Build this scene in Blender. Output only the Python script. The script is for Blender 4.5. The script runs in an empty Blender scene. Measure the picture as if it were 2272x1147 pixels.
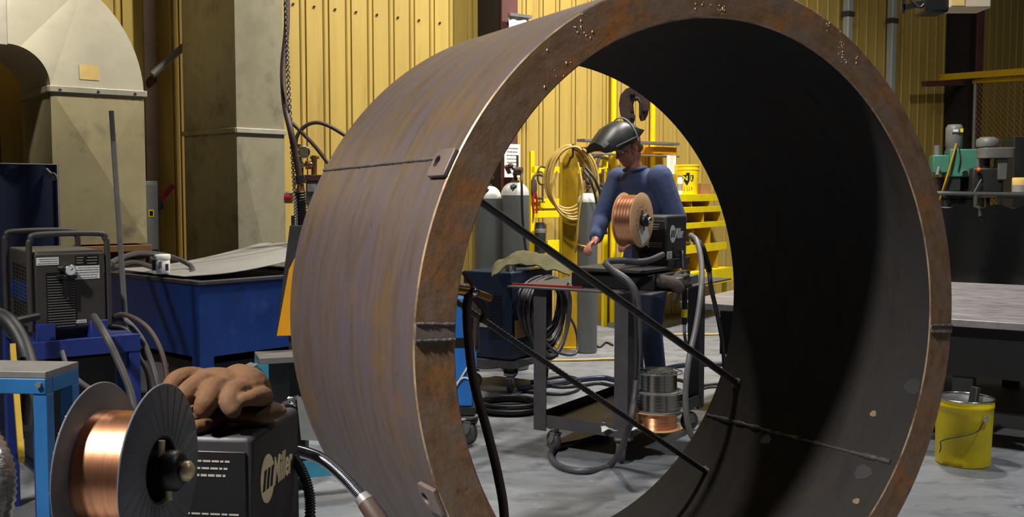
import bpy, bmesh, math, random
from mathutils import Vector, Matrix, noise as mnoise
random.seed(7)
V = Vector
PI = math.pi
SC = bpy.context.scene
COL = SC.collection

# ------------------------------------------------------------------ camera
FPX, CX, CY, HC = 2263.0, 1136.0, 573.5, 1.54
PITCH = math.atan((573.5 - 425.0) / FPX)
cd = bpy.data.cameras.new('camera')
cd.sensor_width = 36.0
cd.lens = 36.0 * FPX / 2272.0
cd.clip_start = 0.05
cam = bpy.data.objects.new('camera', cd)
COL.objects.link(cam)
cam.location = (0, 0, HC)
cam.rotation_euler = (PI / 2 - PITCH, 0, 0)
SC.camera = cam
# ------------------------------------------------------------------ world, lamps, exposure
SC.view_settings.view_transform = 'Standard'
SC.view_settings.look = 'None'
SC.view_settings.gamma = 1.0
SC.view_settings.use_curve_mapping = False
SC.view_settings.exposure = 0.0
wd = bpy.data.worlds.new('hall air')
SC.world = wd
wd.use_nodes = True
wd.node_tree.nodes['Background'].inputs[0].default_value = (0.85, 0.9, 1.0, 1)
wd.node_tree.nodes['Background'].inputs[1].default_value = 0.012


def lamp(name, loc, target, power, size, col=(1, .95, .86), size_y=None, spread=120):
    l = bpy.data.lights.new(name, 'AREA')
    l.shape = 'RECTANGLE' if size_y else 'DISK'
    l.size = size
    if size_y:
        l.size_y = size_y
    l.energy = power
    l.color = col
    l.spread = math.radians(spread)
    o = bpy.data.objects.new(name, l)
    COL.objects.link(o)
    o.location = loc
    o.rotation_euler = (V(target) - V(loc)).to_track_quat('-Z', 'Y').to_euler()
    return o


lamp('hall_lamp', (-3.4, -0.4, 6.5), (0.2, 2.4, 0.0), 162, 0.45, (1, .97, .92), spread=72)
lamp('hall_lamp', (0.2, 6.3, 7.0), (-0.9, 8.4, 1.5), 250, 0.5, (1, .95, .86), spread=150)
lamp('hall_lamp', (2.8, 8.8, 7.0), (1.2, 10.6, 0.5), 340, 0.5, (1, .95, .88), spread=120)
lamp('hall_lamp', (-3.0, 5.5, 4.7), (-4.4, 7.1, 3.0), 40, 0.3, (1, .95, .86), spread=64)
lamp('hall_lamp', (4.6, 3.6, 7.0), (4.0, 4.4, 0.0), 75, 0.5, (.92, .95, 1), spread=110)
lamp('hall_lamp', (8.0, 10.0, 7.0), (7.6, 14.0, 1.5), 34, 0.6, (1, .93, .8))


# ------------------------------------------------------------------ pixels of the 2272x1147 frame to places
def ray(px, py):
    u = (px - CX) / FPX
    v = -(py - CY) / FPX
    return V((u, math.cos(PITCH) + v * math.sin(PITCH), -math.sin(PITCH) + v * math.cos(PITCH)))


O = V((0, 0, HC))


def AT(px, py, Y):
    d = ray(px, py)
    return O + d * (Y / d.y)


def G(px, py, z=0.0):
    d = ray(px, py)
    return O + d * ((z - HC) / d.z)


WPHI = math.radians(38)
WD = V((math.cos(WPHI), math.sin(WPHI), 0))
WN = V((math.sin(WPHI), -math.cos(WPHI), 0))
W0 = V((2.246, 12.9, 0))


def WP(px, py, off=0.0):
    d = ray(px, py)
    t = (off + (W0 - O).dot(WN)) / d.dot(WN)
    return O + d * t


# ------------------------------------------------------------------ materials
def lin(c):
    r = []
    for x in c[:3]:
        x /= 255.0
        r.append(x / 12.92 if x <= .04045 else ((x + .055) / 1.055) ** 2.4)
    return (r[0], r[1], r[2], 1.0)


MATS = {}


def mat(name, c, rough=.55, metal=0.0, var=.18, scale=5.0, bump=0.0, bscale=60.0, dirt=None, stretch=(1, 1, 1), coord='Object', spec=.5):
    """paint or metal with an uneven tone; dirt = list of (colour, low, high, scale)"""
    if name in MATS:
        return MATS[name]
    m = bpy.data.materials.new(name)
    MATS[name] = m
    m.use_nodes = True
    nt = m.node_tree
    b = nt.nodes['Principled BSDF']
    b.inputs['Roughness'].default_value = rough
    b.inputs['Metallic'].default_value = metal
    b.inputs['Specular IOR Level'].default_value = spec
    tc = nt.nodes.new('ShaderNodeTexCoord')
    mp = nt.nodes.new('ShaderNodeMapping')
    mp.inputs['Scale'].default_value = stretch
    nt.links.new(tc.outputs[coord], mp.inputs[0])
    n = nt.nodes.new('ShaderNodeTexNoise')
    n.inputs['Scale'].default_value = scale
    n.inputs['Detail'].default_value = 6
    n.inputs['Roughness'].default_value = .62
    nt.links.new(mp.outputs[0], n.inputs[0])
    r = nt.nodes.new('ShaderNodeValToRGB')
    L = lin(c)
    r.color_ramp.elements[0].position = .32
    r.color_ramp.elements[1].position = .68
    r.color_ramp.elements[0].color = [x * (1 - var) for x in L[:3]] + [1]
    r.color_ramp.elements[1].color = [min(1, x * (1 + var)) for x in L[:3]] + [1]
    nt.links.new(n.outputs['Fac'], r.inputs[0])
    out = r.outputs[0]
    for (dc, lo, hi, ds) in (dirt or []):
        n2 = nt.nodes.new('ShaderNodeTexNoise')
        n2.inputs['Scale'].default_value = ds
        n2.inputs['Detail'].default_value = 7
        n2.inputs['Roughness'].default_value = .66
        nt.links.new(mp.outputs[0], n2.inputs[0])
        r2 = nt.nodes.new('ShaderNodeValToRGB')
        r2.color_ramp.elements[0].position = lo
        r2.color_ramp.elements[1].position = hi
        nt.links.new(n2.outputs['Fac'], r2.inputs[0])
        mx = nt.nodes.new('ShaderNodeMix')
        mx.data_type = 'RGBA'
        nt.links.new(r2.outputs[0], mx.inputs[0])
        nt.links.new(out, mx.inputs[6])
        mx.inputs[7].default_value = lin(dc)
        out = mx.outputs[2]
    nt.links.new(out, b.inputs['Base Color'])
    if bump:
        n3 = nt.nodes.new('ShaderNodeTexNoise')
        n3.inputs['Scale'].default_value = bscale
        n3.inputs['Detail'].default_value = 5
        nt.links.new(mp.outputs[0], n3.inputs[0])
        bp = nt.nodes.new('ShaderNodeBump')
        bp.inputs['Strength'].default_value = bump
        bp.inputs['Distance'].default_value = .01
        nt.links.new(n3.outputs['Fac'], bp.inputs['Height'])
        nt.links.new(bp.outputs[0], b.inputs['Normal'])
    return m


M_FLOOR = mat('worn concrete', (124, 127, 132), .5, 0, .22, 1.3, .15, 40,
              dirt=[((80, 82, 92), .50, .74, 4.5), ((70, 66, 58), .56, .82, .9), ((152, 154, 160), .60, .72, 11)], stretch=(1, 1.7, 1))
M_WALL = mat('mustard siding', (184, 157, 80), .5, 0, .10, 2.0, .04, 20, dirt=[((138, 112, 54), .52, .80, 1.0), ((96, 78, 40), .66, .84, 2.2)], stretch=(6, 6, .5))
M_MAROON = mat('red oxide primer', (92, 52, 50), .7, 0, .2, 4)
M_WEB = mat('dark steel web', (30, 24, 22), .8, 0, .2, 4)
M_GALVE = mat('clean galvanised sheet', (206, 198, 172), .42, .45, .10, 2.6, .05, 20)
M_GALV = mat('galvanised sheet', (168, 156, 118), .55, .35, .13, 2.6, .05, 20, dirt=[((104, 98, 82), .56, .78, 3.2)])
M_GALVB = mat('bright galvanised strip', (205, 198, 178), .4, .5, .1, 8)
M_GALVD = mat('grimy galvanised sheet', (150, 143, 118), .6, .25, .2, 2.6, .05, 20, dirt=[((62, 58, 48), .5, .76, 2.6)])
M_TAPE = mat('yellowed paper', (216, 184, 112), .8, 0, .08, 20)
M_NAVY = mat('navy vinyl', (20, 30, 62), .6, 0, .15, 3)
M_BLUE = mat('royal blue paint', (22, 54, 118), .42, 0, .2, 4, .03, 40, dirt=[((78, 98, 140), .56, .80, 1.5), ((40, 38, 38), .56, .76, 2.4), ((112, 120, 134), .66, .74, 7)])
M_BLUE2 = mat('clean royal blue paint', (38, 56, 128), .45, 0, .15, 6)
M_SKY = mat('light blue paint', (36, 96, 150), .42, 0, .15, 6, dirt=[((60, 60, 66), .6, .8, 8)])
M_TEAL = mat('teal paint', (52, 132, 158), .5, 0, .15, 6)
M_NAVP = mat('dark blue enamel', (21, 33, 56), .4, 0, .2, 4, dirt=[((30, 28, 28), .55, .8, 3)])
M_BRIGHTB = mat('bright blue enamel', (44, 120, 206), .4, 0, .12, 4)
M_CHAR = mat('charcoal powder coat', (62, 58, 56), .5, 0, .12, 8, .03, 200)
M_BLACK = mat('black enamel', (20, 20, 22), .42, 0, .2, 6, .03, 200)
M_BLACKD = mat('dusty black enamel', (46, 45, 47), .5, 0, .25, 5, .05, 90, dirt=[((92, 88, 84), .62, .84, 14)])
M_RUB = mat('black rubber', (30, 29, 31), .5, 0, .2, 10)
M_RUBG = mat('grey rubber', (70, 66, 66), .5, 0, .2, 10)
M_RUBB = mat('brown rubber', (66, 48, 42), .55, 0, .2, 10)
M_CABLE = mat('dusty cable', (66, 64, 69), .45, 0, .25, 12)
M_STEEL = mat('dark mill steel', (64, 61, 63), .5, 0, .25, 6, .06, 60, dirt=[((78, 52, 36), .6, .82, 5)])
M_STEELT = mat('worn table steel', (150, 146, 148), .42, .45, .25, 3, .05, 40, dirt=[((96, 92, 98), .5, .72, 5), ((214, 216, 222), .64, .74, 9)], stretch=(1, 3, 1))
M_GREY = mat('grey steel', (120, 118, 116), .5, .3, .18, 7)
M_COND = mat('zinc conduit', (176, 180, 178), .45, .2, .1, 6)
M_SHEET = mat('thin sheet steel', (168, 166, 162), .5, .3, .12, 3, dirt=[((60, 60, 66), .66, .72, 3)])
M_CHROME = mat('chrome', (205, 205, 210), .2, 1, .08, 6)
M_COPPER = mat('copper wire', (222, 136, 96), .22, 1, .1, 3, .25, 10, stretch=(60, 1, 1))
M_WIREG = mat('steel wire', (150, 146, 142), .25, 1, .15, 3, 0, 10, stretch=(1, 1, 60))
M_COPPERZ = mat('copper wire upright', (238, 168, 128), .3, 1, .12, 3, 0, 10, stretch=(1, 1, 60))
M_BRASS = mat('brass', (190, 140, 80), .35, .9, .2, 10)
M_ALU = mat('foil duct', (190, 186, 180), .28, .95, .1, 10, .4, 40)
M_PLAST = mat('grey plastic flange', (92, 92, 96), .38, 0, .12, 5, dirt=[((100, 96, 94), .6, .85, 9)])
M_WOOD = mat('pressed fibreboard', (206, 164, 118), .7, 0, .1, 14)
M_CREAM = mat('cream print', (236, 214, 164), .6, 0, .05, 20)
M_PRINT = mat('dull white print', (150, 146, 136), .7, 0, .05, 20)
M_WHITE = mat('white label', (226, 226, 222), .6, 0, .05, 12)
M_WHITEP = mat('white plastic', (232, 230, 226), .4, 0, .05, 12)
M_YEL = mat('yellow paint', (238, 212, 18), .42, 0, .1, 5, dirt=[((120, 96, 20), .64, .84, 6)])
M_YELD = mat('ochre yellow paint', (172, 138, 12), .5, 0, .15, 4, dirt=[((110, 84, 14), .56, .8, 5)])
M_YELO = mat('orange yellow paint', (232, 160, 18), .5, 0, .12, 4)
M_YELH = mat('tan hose', (186, 156, 84), .5, 0, .15, 10)
M_RED = mat('red plastic', (150, 24, 28), .45, 0, .1, 10)
M_ORANGE = mat('orange plastic', (226, 84, 30), .5, 0, .1, 10)
M_CYL = mat('grey gas cylinder', (104, 106, 104), .45, .1, .12, 3, dirt=[((78, 70, 64), .64, .84, 4)])
M_CYLW = mat('white cylinder shoulder', (206, 204, 200), .45, 0, .1, 8)
M_OLIVE = mat('olive canvas', (92, 87, 58), .9, 0, .2, 6, .3, 60)
M_LEATH = mat('tan leather', (98, 64, 33), .8, 0, .28, 9, .3, 40, dirt=[((70, 50, 36), .48, .72, 9), ((104, 92, 84), .62, .8, 16)])
M_DLEATH = mat('dark leather', (62, 52, 46), .8, 0, .2, 10, .3, 60)
M_CARD = mat('cardboard', (164, 118, 72), .85, 0, .1, 10)
M_KNOB = mat('pale brass knob', (216, 196, 150), .4, .4, .1, 10)
M_DWOOD = mat('dark brown', (64, 46, 28), .8, 0, .2, 6)
M_BIN = mat('brown bin back', (120, 80, 40), .7, 0, .2, 6)
M_MGREEN = mat('machine green', (64, 122, 104), .45, 0, .12, 6)
M_MGREY = mat('machine grey', (110, 112, 110), .5, .1, .15, 6)
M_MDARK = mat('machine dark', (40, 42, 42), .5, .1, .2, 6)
M_TARP = mat('black tarpaulin', (15, 16, 17), .4, 0, .2, 2, .2, 6)
M_BEIGE = mat('beige enamel', (196, 184, 164), .5, 0, .06, 6)
M_SKIN = mat('skin', (176, 116, 92), .5, 0, .1, 12)
M_SHIRT = mat('blue work shirt', (64, 77, 112), .85, 0, .15, 6, .2, 40)
M_JEANS = mat('dark blue trousers', (34, 42, 70), .85, 0, .15, 8)
M_HAIR = mat('sandy hair', (128, 96, 66), .7, 0, .25, 30, .3, 120)
M_BOOT = mat('brown boot leather', (60, 44, 34), .7, 0, .15, 10)
M_HELM = mat('black helmet shell', (26, 29, 28), .45, 0, .15, 6)
M_RUSTI = mat('rusty casting', (88, 70, 62), .6, .3, .25, 12, .2, 50, dirt=[((120, 104, 92), .58, .8, 18)])
M_ROD = mat('dark bar steel', (84, 80, 80), .45, 0, .25, 12)
M_WELD = mat('weld metal', (88, 82, 80), .45, .2, .3, 30, .6, 70)
M_LUG = mat('lug plate', (104, 90, 84), .5, .1, .2, 12, .1, 40)
M_SPAT = mat('bright spatter', (226, 200, 160), .4, .2, .1, 30)
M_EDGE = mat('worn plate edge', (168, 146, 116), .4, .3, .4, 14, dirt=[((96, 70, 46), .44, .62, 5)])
M_MESH = mat('tarnished brass wire', (128, 96, 40), .5, .2, .1, 10)
M_SCAR = mat('ground scar', (122, 106, 76), .6, 0, .3, 60)
M_GLASS = mat('gauge dial', (216, 218, 220), .3, 0, .04, 10)
M_DKGRN = mat('dark green decal', (30, 52, 56), .6, 0, .1, 10)


def ring_mat(name, base, rust, grey, rough, metal, sx, sy, rlo, rhi, bump, spec=.5, rs=2.1):
    """mill scale and rust; UV u runs round the ring, v along it"""
    m = bpy.data.materials.new(name)
    m.use_nodes = True
    nt = m.node_tree
    b = nt.nodes['Principled BSDF']
    b.inputs['Metallic'].default_value = metal
    tc = nt.nodes.new('ShaderNodeTexCoord')
    mp = nt.nodes.new('ShaderNodeMapping')
    mp.inputs['Scale'].default_value = (sx, sy, 1)
    nt.links.new(tc.outputs['UV'], mp.inputs[0])

    def noise(scale, src, detail=8, rgh=.65):
        n = nt.nodes.new('ShaderNodeTexNoise')
        n.inputs['Scale'].default_value = scale
        n.inputs['Detail'].default_value = detail
        n.inputs['Roughness'].default_value = rgh
        nt.links.new(src, n.inputs[0])
        return n.outputs['Fac']

    def ramp(src, lo, hi, a=(0, 0, 0, 1), c=(1, 1, 1, 1)):
        r = nt.nodes.new('ShaderNodeValToRGB')
        r.color_ramp.elements[0].position = lo
        r.color_ramp.elements[1].position = hi
        r.color_ramp.elements[0].color = a
        r.color_ramp.elements[1].color = c
        nt.links.new(src, r.inputs[0])
        return r.outputs[0]

    def mix(f, a, c):
        mx = nt.nodes.new('ShaderNodeMix')
        mx.data_type = 'RGBA'
        nt.links.new(f, mx.inputs[0])
        nt.links.new(a, mx.inputs[6])
        mx.inputs[7].default_value = c
        return mx.outputs[2]

    L = lin(base)
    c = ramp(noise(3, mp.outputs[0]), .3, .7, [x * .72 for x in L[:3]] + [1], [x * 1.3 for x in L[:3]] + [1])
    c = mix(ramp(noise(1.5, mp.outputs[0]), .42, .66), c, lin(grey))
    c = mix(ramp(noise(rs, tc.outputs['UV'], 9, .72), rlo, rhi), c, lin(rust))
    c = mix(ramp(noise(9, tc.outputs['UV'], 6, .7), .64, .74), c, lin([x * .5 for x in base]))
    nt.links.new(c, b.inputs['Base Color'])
    r = nt.nodes.new('ShaderNodeMapRange')
    r.inputs['To Min'].default_value = rough - .12
    r.inputs['To Max'].default_value = rough + .2
    b.inputs['Specular IOR Level'].default_value = spec
    nt.links.new(noise(4, mp.outputs[0]), r.inputs[0])
    nt.links.new(r.outputs[0], b.inputs['Roughness'])
    bp = nt.nodes.new('ShaderNodeBump')
    bp.inputs['Strength'].default_value = bump
    bp.inputs['Distance'].default_value = .006
    nt.links.new(noise(22, tc.outputs['UV']), bp.inputs['Height'])
    nt.links.new(bp.outputs[0], b.inputs['Normal'])
    return m


M_ROUT = ring_mat('rolled plate outside', (92, 76, 66), (112, 84, 38), (86, 78, 85), .45, .15, 1.2, 7, .52, .74, .12)
M_RFACE = ring_mat('rusty cut edge', (114, 85, 58), (160, 94, 26), (114, 98, 85), .6, .05, 4.5, 9, .51, .68, .4, .4, 4.2)
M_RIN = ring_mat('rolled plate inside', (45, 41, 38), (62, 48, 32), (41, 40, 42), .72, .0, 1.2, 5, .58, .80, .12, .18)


# ------------------------------------------------------------------ mesh builder
def frame(loc, rotz=0.0):
    return Matrix.Translation(V(loc)) @ Matrix.Rotation(rotz, 4, 'Z')


def basis(axis):
    a = V(axis).normalized()
    h = V((0, 0, 1)) if abs(a.z) < .9 else V((1, 0, 0))
    u = h.cross(a).normalized()
    return u, a.cross(u).normalized(), a


def smooth_path(pts, n=6, closed=False):
    P = [V(p) for p in pts]
    if len(P) < 3:
        return P
    out = []
    m = len(P)
    for i in range(m if closed else m - 1):
        p0 = P[(i - 1) % m] if (closed or i) else P[0] * 2 - P[1]
        p1, p2 = P[i], P[(i + 1) % m]
        p3 = P[(i + 2) % m] if (closed or i < m - 2) else P[-1] * 2 - P[-2]
        for k in range(n):
            t = k / n
            out.append(.5 * ((2 * p1) + (p2 - p0) * t + (2 * p0 - 5 * p1 + 4 * p2 - p3) * t * t + (3 * p1 - p0 - 3 * p2 + p3) * t ** 3))
    if not closed:
        out.append(P[-1])
    return out


class MB:
    def __init__(s):
        s.v, s.f = [], []

    def add(s, vs, fs):
        k = len(s.v)
        s.v += [V(p) for p in vs]
        s.f += [tuple(i + k for i in f) for f in fs]
        return s

    def hexa(s, p):
        return s.add(p, [(0, 3, 2, 1), (4, 5, 6, 7), (0, 1, 5, 4), (1, 2, 6, 5), (2, 3, 7, 6), (3, 0, 4, 7)])

    def box(s, c, d, M=None, tx=1, ty=1):
        x, y, z = d[0] / 2, d[1] / 2, d[2] / 2
        p = [V((-x, -y, -z)), V((x, -y, -z)), V((x, y, -z)), V((-x, y, -z)),
             V((-x * tx, -y * ty, z)), V((x * tx, -y * ty, z)), V((x * tx, y * ty, z)), V((-x * tx, y * ty, z))]
        if M is not None:
            p = [M @ q for q in p]
        return s.hexa([q + V(c) for q in p])

    def bx(s, x0, x1, y0, y1, z0, z1):
        return s.box(((x0 + x1) / 2, (y0 + y1) / 2, (z0 + z1) / 2), (x1 - x0, y1 - y0, z1 - z0))

    def bar(s, p0, p1, w, h, up=(0, 0, 1)):
        a = (V(p1) - V(p0)).normalized()
        u = a.cross(V(up))
        if u.length < 1e-4:
            u = V((1, 0, 0))
        u.normalize()
        n = u.cross(a)
        r = []
        for p in (V(p0), V(p1)):
            r += [p - u * w / 2 - n * h / 2, p + u * w / 2 - n * h / 2, p + u * w / 2 + n * h / 2, p - u * w / 2 + n * h / 2]
        return s.hexa(r)

    def tube(s, pts, r, seg=10, closed=False, caps=True):
        P = [V(p) for p in pts]
        n = len(P)
        R = r if isinstance(r, (list, tuple)) else [r] * n
        T = []
        for i in range(n):
            a = P[(i + 1) % n] if (closed or i < n - 1) else P[i]
            b = P[i - 1] if (closed or i) else P[i]
            t = a - b
            T.append(t.normalized() if t.length > 1e-9 else V((0, 0, 1)))
        u, v, _ = basis(T[0])
        vs, fs = [], []
        for i in range(n):
            u = u - T[i] * u.dot(T[i])
            u = u.normalized() if u.length > 1e-6 else basis(T[i])[0]
            w = T[i].cross(u)
            for k in range(seg):
                a = 2 * PI * k / seg
                vs.append(P[i] + (u * math.cos(a) + w * math.sin(a)) * R[i])
        for i in range(n if closed else n - 1):
            j = (i + 1) % n
            for k in range(seg):
                l = (k + 1) % seg
                fs.append((i * seg + k, i * seg + l, j * seg + l, j * seg + k))
        if caps and not closed:
            fs.append(tuple(range(seg - 1, -1, -1)))
            fs.append(tuple((n - 1) * seg + k for k in range(seg)))
        return s.add(vs, fs)

    def cyl(s, p0, p1, r0, r1=None, seg=24):
        return s.tube([p0, p1], [r0, r0 if r1 is None else r1], seg)

    def hose(s, pts, r, n=6, seg=8):
        return s.tube(smooth_path(pts, n), r, seg)

    def lathe(s, prof, o=(0, 0, 0), axis=(0, 0, 1), seg=32, closed=False, cap=True):
        u, w, a = basis(axis)
        n = len(prof)
        vs, fs = [], []
        for k in range(seg):
            t = 2 * PI * k / seg
            d = u * math.cos(t) + w * math.sin(t)
            for (r, h) in prof:
                vs.append(V(o) + d * r + a * h)
        for k in range(seg):
            l = (k + 1) % seg
            for i in range(n if closed else n - 1):
                j = (i + 1) % n
                fs.append((k * n + i, l * n + i, l * n + j, k * n + j))
        if not closed:
            if cap and prof[0][0] > 1e-5:
                fs.append(tuple(k * n for k in range(seg - 1, -1, -1)))
            if cap and prof[-1][0] > 1e-5:
                fs.append(tuple(k * n + n - 1 for k in range(seg)))
        return s.add(vs, fs)

    def prism(s, poly, o, u, v, d, hole=None):
        """poly in the u,v plane, thickness d along u x v; hole = loop with as many points"""
        u, v = V(u), V(v)
        w = u.cross(v).normalized() * d
        o = V(o)
        n = len(poly)
        a = [o + u * x + v * y for x, y in poly]
        vs = a + [p + w for p in a]
        sides = [(i, (i + 1) % n, n + (i + 1) % n, n + i) for i in range(n)]
        if not hole:
            return s.add(vs, sides + [tuple(range(n - 1, -1, -1)), tuple(range(n, 2 * n))])
        b = [o + u * x + v * y for x, y in hole]
        vs += b + [p + w for p in b]
        for i in range(n):
            j = (i + 1) % n
            sides += [(2 * n + j, 2 * n + i, 3 * n + i, 3 * n + j), (i, 2 * n + i, 2 * n + j, j), (n + i, n + j, 3 * n + j, 3 * n + i)]
        return s.add(vs, sides)

    def ball(s, c, r, seg=16, M=None):
        if not isinstance(r, (tuple, list)):
            r = (r, r, r)
        n = seg // 2
        vs, fs = [], []
        for i in range(n + 1):
            for k in range(seg):
                t, p = PI * i / n, 2 * PI * k / seg
                q = V((r[0] * math.sin(t) * math.cos(p), r[1] * math.sin(t) * math.sin(p), r[2] * math.cos(t)))
                vs.append(V(c) + (M @ q if M is not None else q))
        for i in range(n):
            for k in range(seg):
                l = (k + 1) % seg
                fs.append((i * seg + k, (i + 1) * seg + k, (i + 1) * seg + l, i * seg + l))
        return s.add(vs, fs)

    def torus(s, c, axis, R, r, seg=28, sub=8):
        u, w, a = basis(axis)
        return s.tube([V(c) + (u * math.cos(2 * PI * k / seg) + w * math.sin(2 * PI * k / seg)) * R for k in range(seg)], r, sub, closed=True)

    def sheet(s, fn, nu, nv, thick):
        """a thin bent sheet: fn(u, v) gives the middle surface"""
        P = [[V(fn(i / nu, j / nv)) for j in range(nv + 1)] for i in range(nu + 1)]
        N = nv + 1
        vs, bot = [], []
        for i in range(nu + 1):
            for j in range(nv + 1):
                du = P[min(i + 1, nu)][j] - P[max(i - 1, 0)][j]
                dv = P[i][min(j + 1, nv)] - P[i][max(j - 1, 0)]
                nn = du.cross(dv)
                nn = nn.normalized() if nn.length > 1e-9 else V((0, 0, 1))
                vs.append(P[i][j] + nn * thick / 2)
                bot.append(P[i][j] - nn * thick / 2)
        K = len(vs)
        fs = []
        for i in range(nu):
            for j in range(nv):
                a, b, c, d = i * N + j, (i + 1) * N + j, (i + 1) * N + j + 1, i * N + j + 1
                fs += [(a, b, c, d), (K + a, K + d, K + c, K + b)]
        for i in range(nu):
            for j in (0, nv):
                a, b = i * N + j, (i + 1) * N + j
                fs.append((a, K + a, K + b, b) if j == 0 else (a, b, K + b, K + a))
        for j in range(nv):
            for i in (0, nu):
                a, b = i * N + j, i * N + j + 1
                fs.append((a, b, K + b, K + a) if i == 0 else (a, K + a, K + b, b))
        return s.add(vs + bot, fs)

    def text(s, txt, size, o, u, v, d=.001, shear=0.0, bold=0.0, sx=1.0, align='CENTER', wrap=None):
        cu = bpy.data.curves.new('t', 'FONT')
        cu.body = txt
        cu.size = size
        cu.align_x = align
        cu.align_y = 'CENTER'
        cu.shear = shear
        cu.offset = bold
        cu.extrude = d
        cu.resolution_u = 3
        ob = bpy.data.objects.new('t', cu)
        COL.objects.link(ob)
        dg = bpy.context.evaluated_depsgraph_get()
        me = bpy.data.meshes.new_from_object(ob.evaluated_get(dg))
        u, v = V(u), V(v)
        w = u.cross(v).normalized()
        vs = []
        for p in me.vertices:
            q = p.co
            vs.append(wrap(q.x * sx, q.y, q.z) if wrap else V(o) + u * q.x * sx + v * q.y + w * q.z)
        s.add(vs, [tuple(f.vertices) for f in me.polygons])
        bpy.data.objects.remove(ob)
        bpy.data.meshes.remove(me)
        return s

    def xf(s, M):
        s.v = [M @ p for p in s.v]
        return s

    def build(s, name, m, parent=None, bevel=0.0, ang=62, remesh=0.0, sub=0, smooth=0):
        me = bpy.data.meshes.new(name)
        me.from_pydata([tuple(p) for p in s.v], [], s.f)
        me.update()
        if remesh:
            t = bpy.data.objects.new('t', me)
            COL.objects.link(t)
            md = t.modifiers.new('r', 'REMESH')
            md.mode = 'VOXEL'
            md.voxel_size = remesh
            if smooth:
                sm = t.modifiers.new('s', 'SMOOTH')
                sm.iterations = smooth
                sm.factor = .5
            dg = bpy.context.evaluated_depsgraph_get()
            me2 = bpy.data.meshes.new_from_object(t.evaluated_get(dg))
            bpy.data.objects.remove(t)
            bpy.data.meshes.remove(me)
            me = me2
            me.name = name
        bm = bmesh.new()
        bm.from_mesh(me)
        bmesh.ops.recalc_face_normals(bm, faces=bm.faces)
        bm.to_mesh(me)
        bm.free()
        for p in me.polygons:
            p.use_smooth = True
        if not remesh:
            me.set_sharp_from_angle(angle=math.radians(ang))
        me.materials.clear()
        me.materials.append(m)
        ob = bpy.data.objects.new(name, me)
        COL.objects.link(ob)
        if parent:
            ob.parent = parent
        if bevel:
            b = ob.modifiers.new('bevel', 'BEVEL')
            b.width = bevel
            b.segments = 2
            b.limit_method = 'ANGLE'
            b.angle_limit = math.radians(40)
        if sub:
            b = ob.modifiers.new('subsurf', 'SUBSURF')
            b.levels = b.render_levels = sub
        return ob


def tag(o, label, cat, group=None, kind=None):
    o['label'] = label
    o['category'] = cat
    if group:
        o['group'] = group
    if kind:
        o['kind'] = kind
    return o


def thing(name, label, cat, loc=(0, 0, 0), rotz=0.0, group=None):
    o = bpy.data.objects.new(name, None)
    COL.objects.link(o)
    o.empty_display_size = .1
    o.location = loc
    o.rotation_euler = (0, 0, rotz)
    return tag(o, label, cat, group)


def solo(name, mb, m, label, cat, group=None, kind=None, **k):
    """a thing that is one mesh built in world coordinates; its origin goes to its lowest middle"""
    xs = [p.x for p in mb.v]
    ys = [p.y for p in mb.v]
    zs = [p.z for p in mb.v]
    o = V(((min(xs) + max(xs)) / 2, (min(ys) + max(ys)) / 2, min(zs)))
    mb.v = [p - o for p in mb.v]
    ob = mb.build(name, m, **k)
    ob.location = o
    return tag(ob, label, cat, group, kind)


def struct(name, mb, m, parent=None, **k):
    o = mb.build(name, m, parent, **k)
    if parent is None:
        o['kind'] = 'structure'
    return o


def copy_tree(o, parent=None):
    c = o.copy()
    COL.objects.link(c)
    c.parent = parent
    for ch in [x for x in COL.objects if x.parent == o]:
        copy_tree(ch, c)
    return c


def oval(rx, ry, n=32):
    return [(rx * math.cos(2 * PI * k / n), ry * math.sin(2 * PI * k / n)) for k in range(n)]


def coil(c, axis, R, r, n, jit, seg=26, sq=1.0, drop=0.0, rnd=None):
    """points of one cable wound n times about an axis, uneven as hand-wound cable is"""
    rnd = rnd or random
    u, w, a = basis(axis)
    if abs(a.z) < .9:
        w, u = V((0, 0, 1)), a.cross(V((0, 0, 1))).normalized()
    pts = []
    for i in range(n):
        rr = R * (1 - .25 * jit * rnd.random())
        off = (rnd.random() - .5) * r * 5 * jit
        dz = -drop * rnd.random()
        for k in range(seg):
            t = 2 * PI * k / seg
            pts.append(V(c) + u * math.cos(t) * rr * sq + w * (math.sin(t) * rr + dz) + a * (off + r * 1.2 * (i - n / 2) / max(1, n) * 4))
    return smooth_path(pts, 2)

# ================================================================== THE SETTING
struct('floor', MB().bx(-12, 20, -4, 26, -.12, 0), M_FLOOR)
b = MB()
prof = []
s0, s1, pitch = -9.6, 12.0, .24
k = s0
while k < s1:
    prof += [(k, 0), (k + .160, 0), (k + .161, -.04), (k + .167, -.04), (k + .168, 0), (k + .178, .012), (k + .208, .012), (k + .218, 0), (k + .219, -.07), (k + .233, -.07), (k + .234, 0)]
    k += pitch
vs, fs = [], []
for (a, d) in prof:
    p = W0 + WD * a + WN * d
    vs += [V((p.x, p.y, 0)), V((p.x, p.y, 8))]
for i in range(len(prof) - 1):
    fs.append((2 * i, 2 * i + 2, 2 * i + 3, 2 * i + 1))
wall = struct('wall_back', b.add(vs, fs), M_WALL, ang=15)
for i in range(8):
    p = WP(650 + i * 46.5, 9 + i * 6.0, .004)
    struct('wall_screw', MB().cyl(p, p + WN * .012, .011, seg=8), M_BLACK, wall)


def column(px, d, fw, name, ztop=8.0, m=None):
    p = WP(px, 425)
    p.z = 0
    M = frame(p, WPHI)
    b = MB().bx(-.008, .008, -d, 0, 0, ztop)
    o = struct(name, b.xf(M), M_WEB)
    f = MB().bx(-fw / 2, fw / 2, -d - .022, -d, 0, ztop).xf(M)
    struct('column_flange', f, m or M_MAROON, o)
    return p


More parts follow.
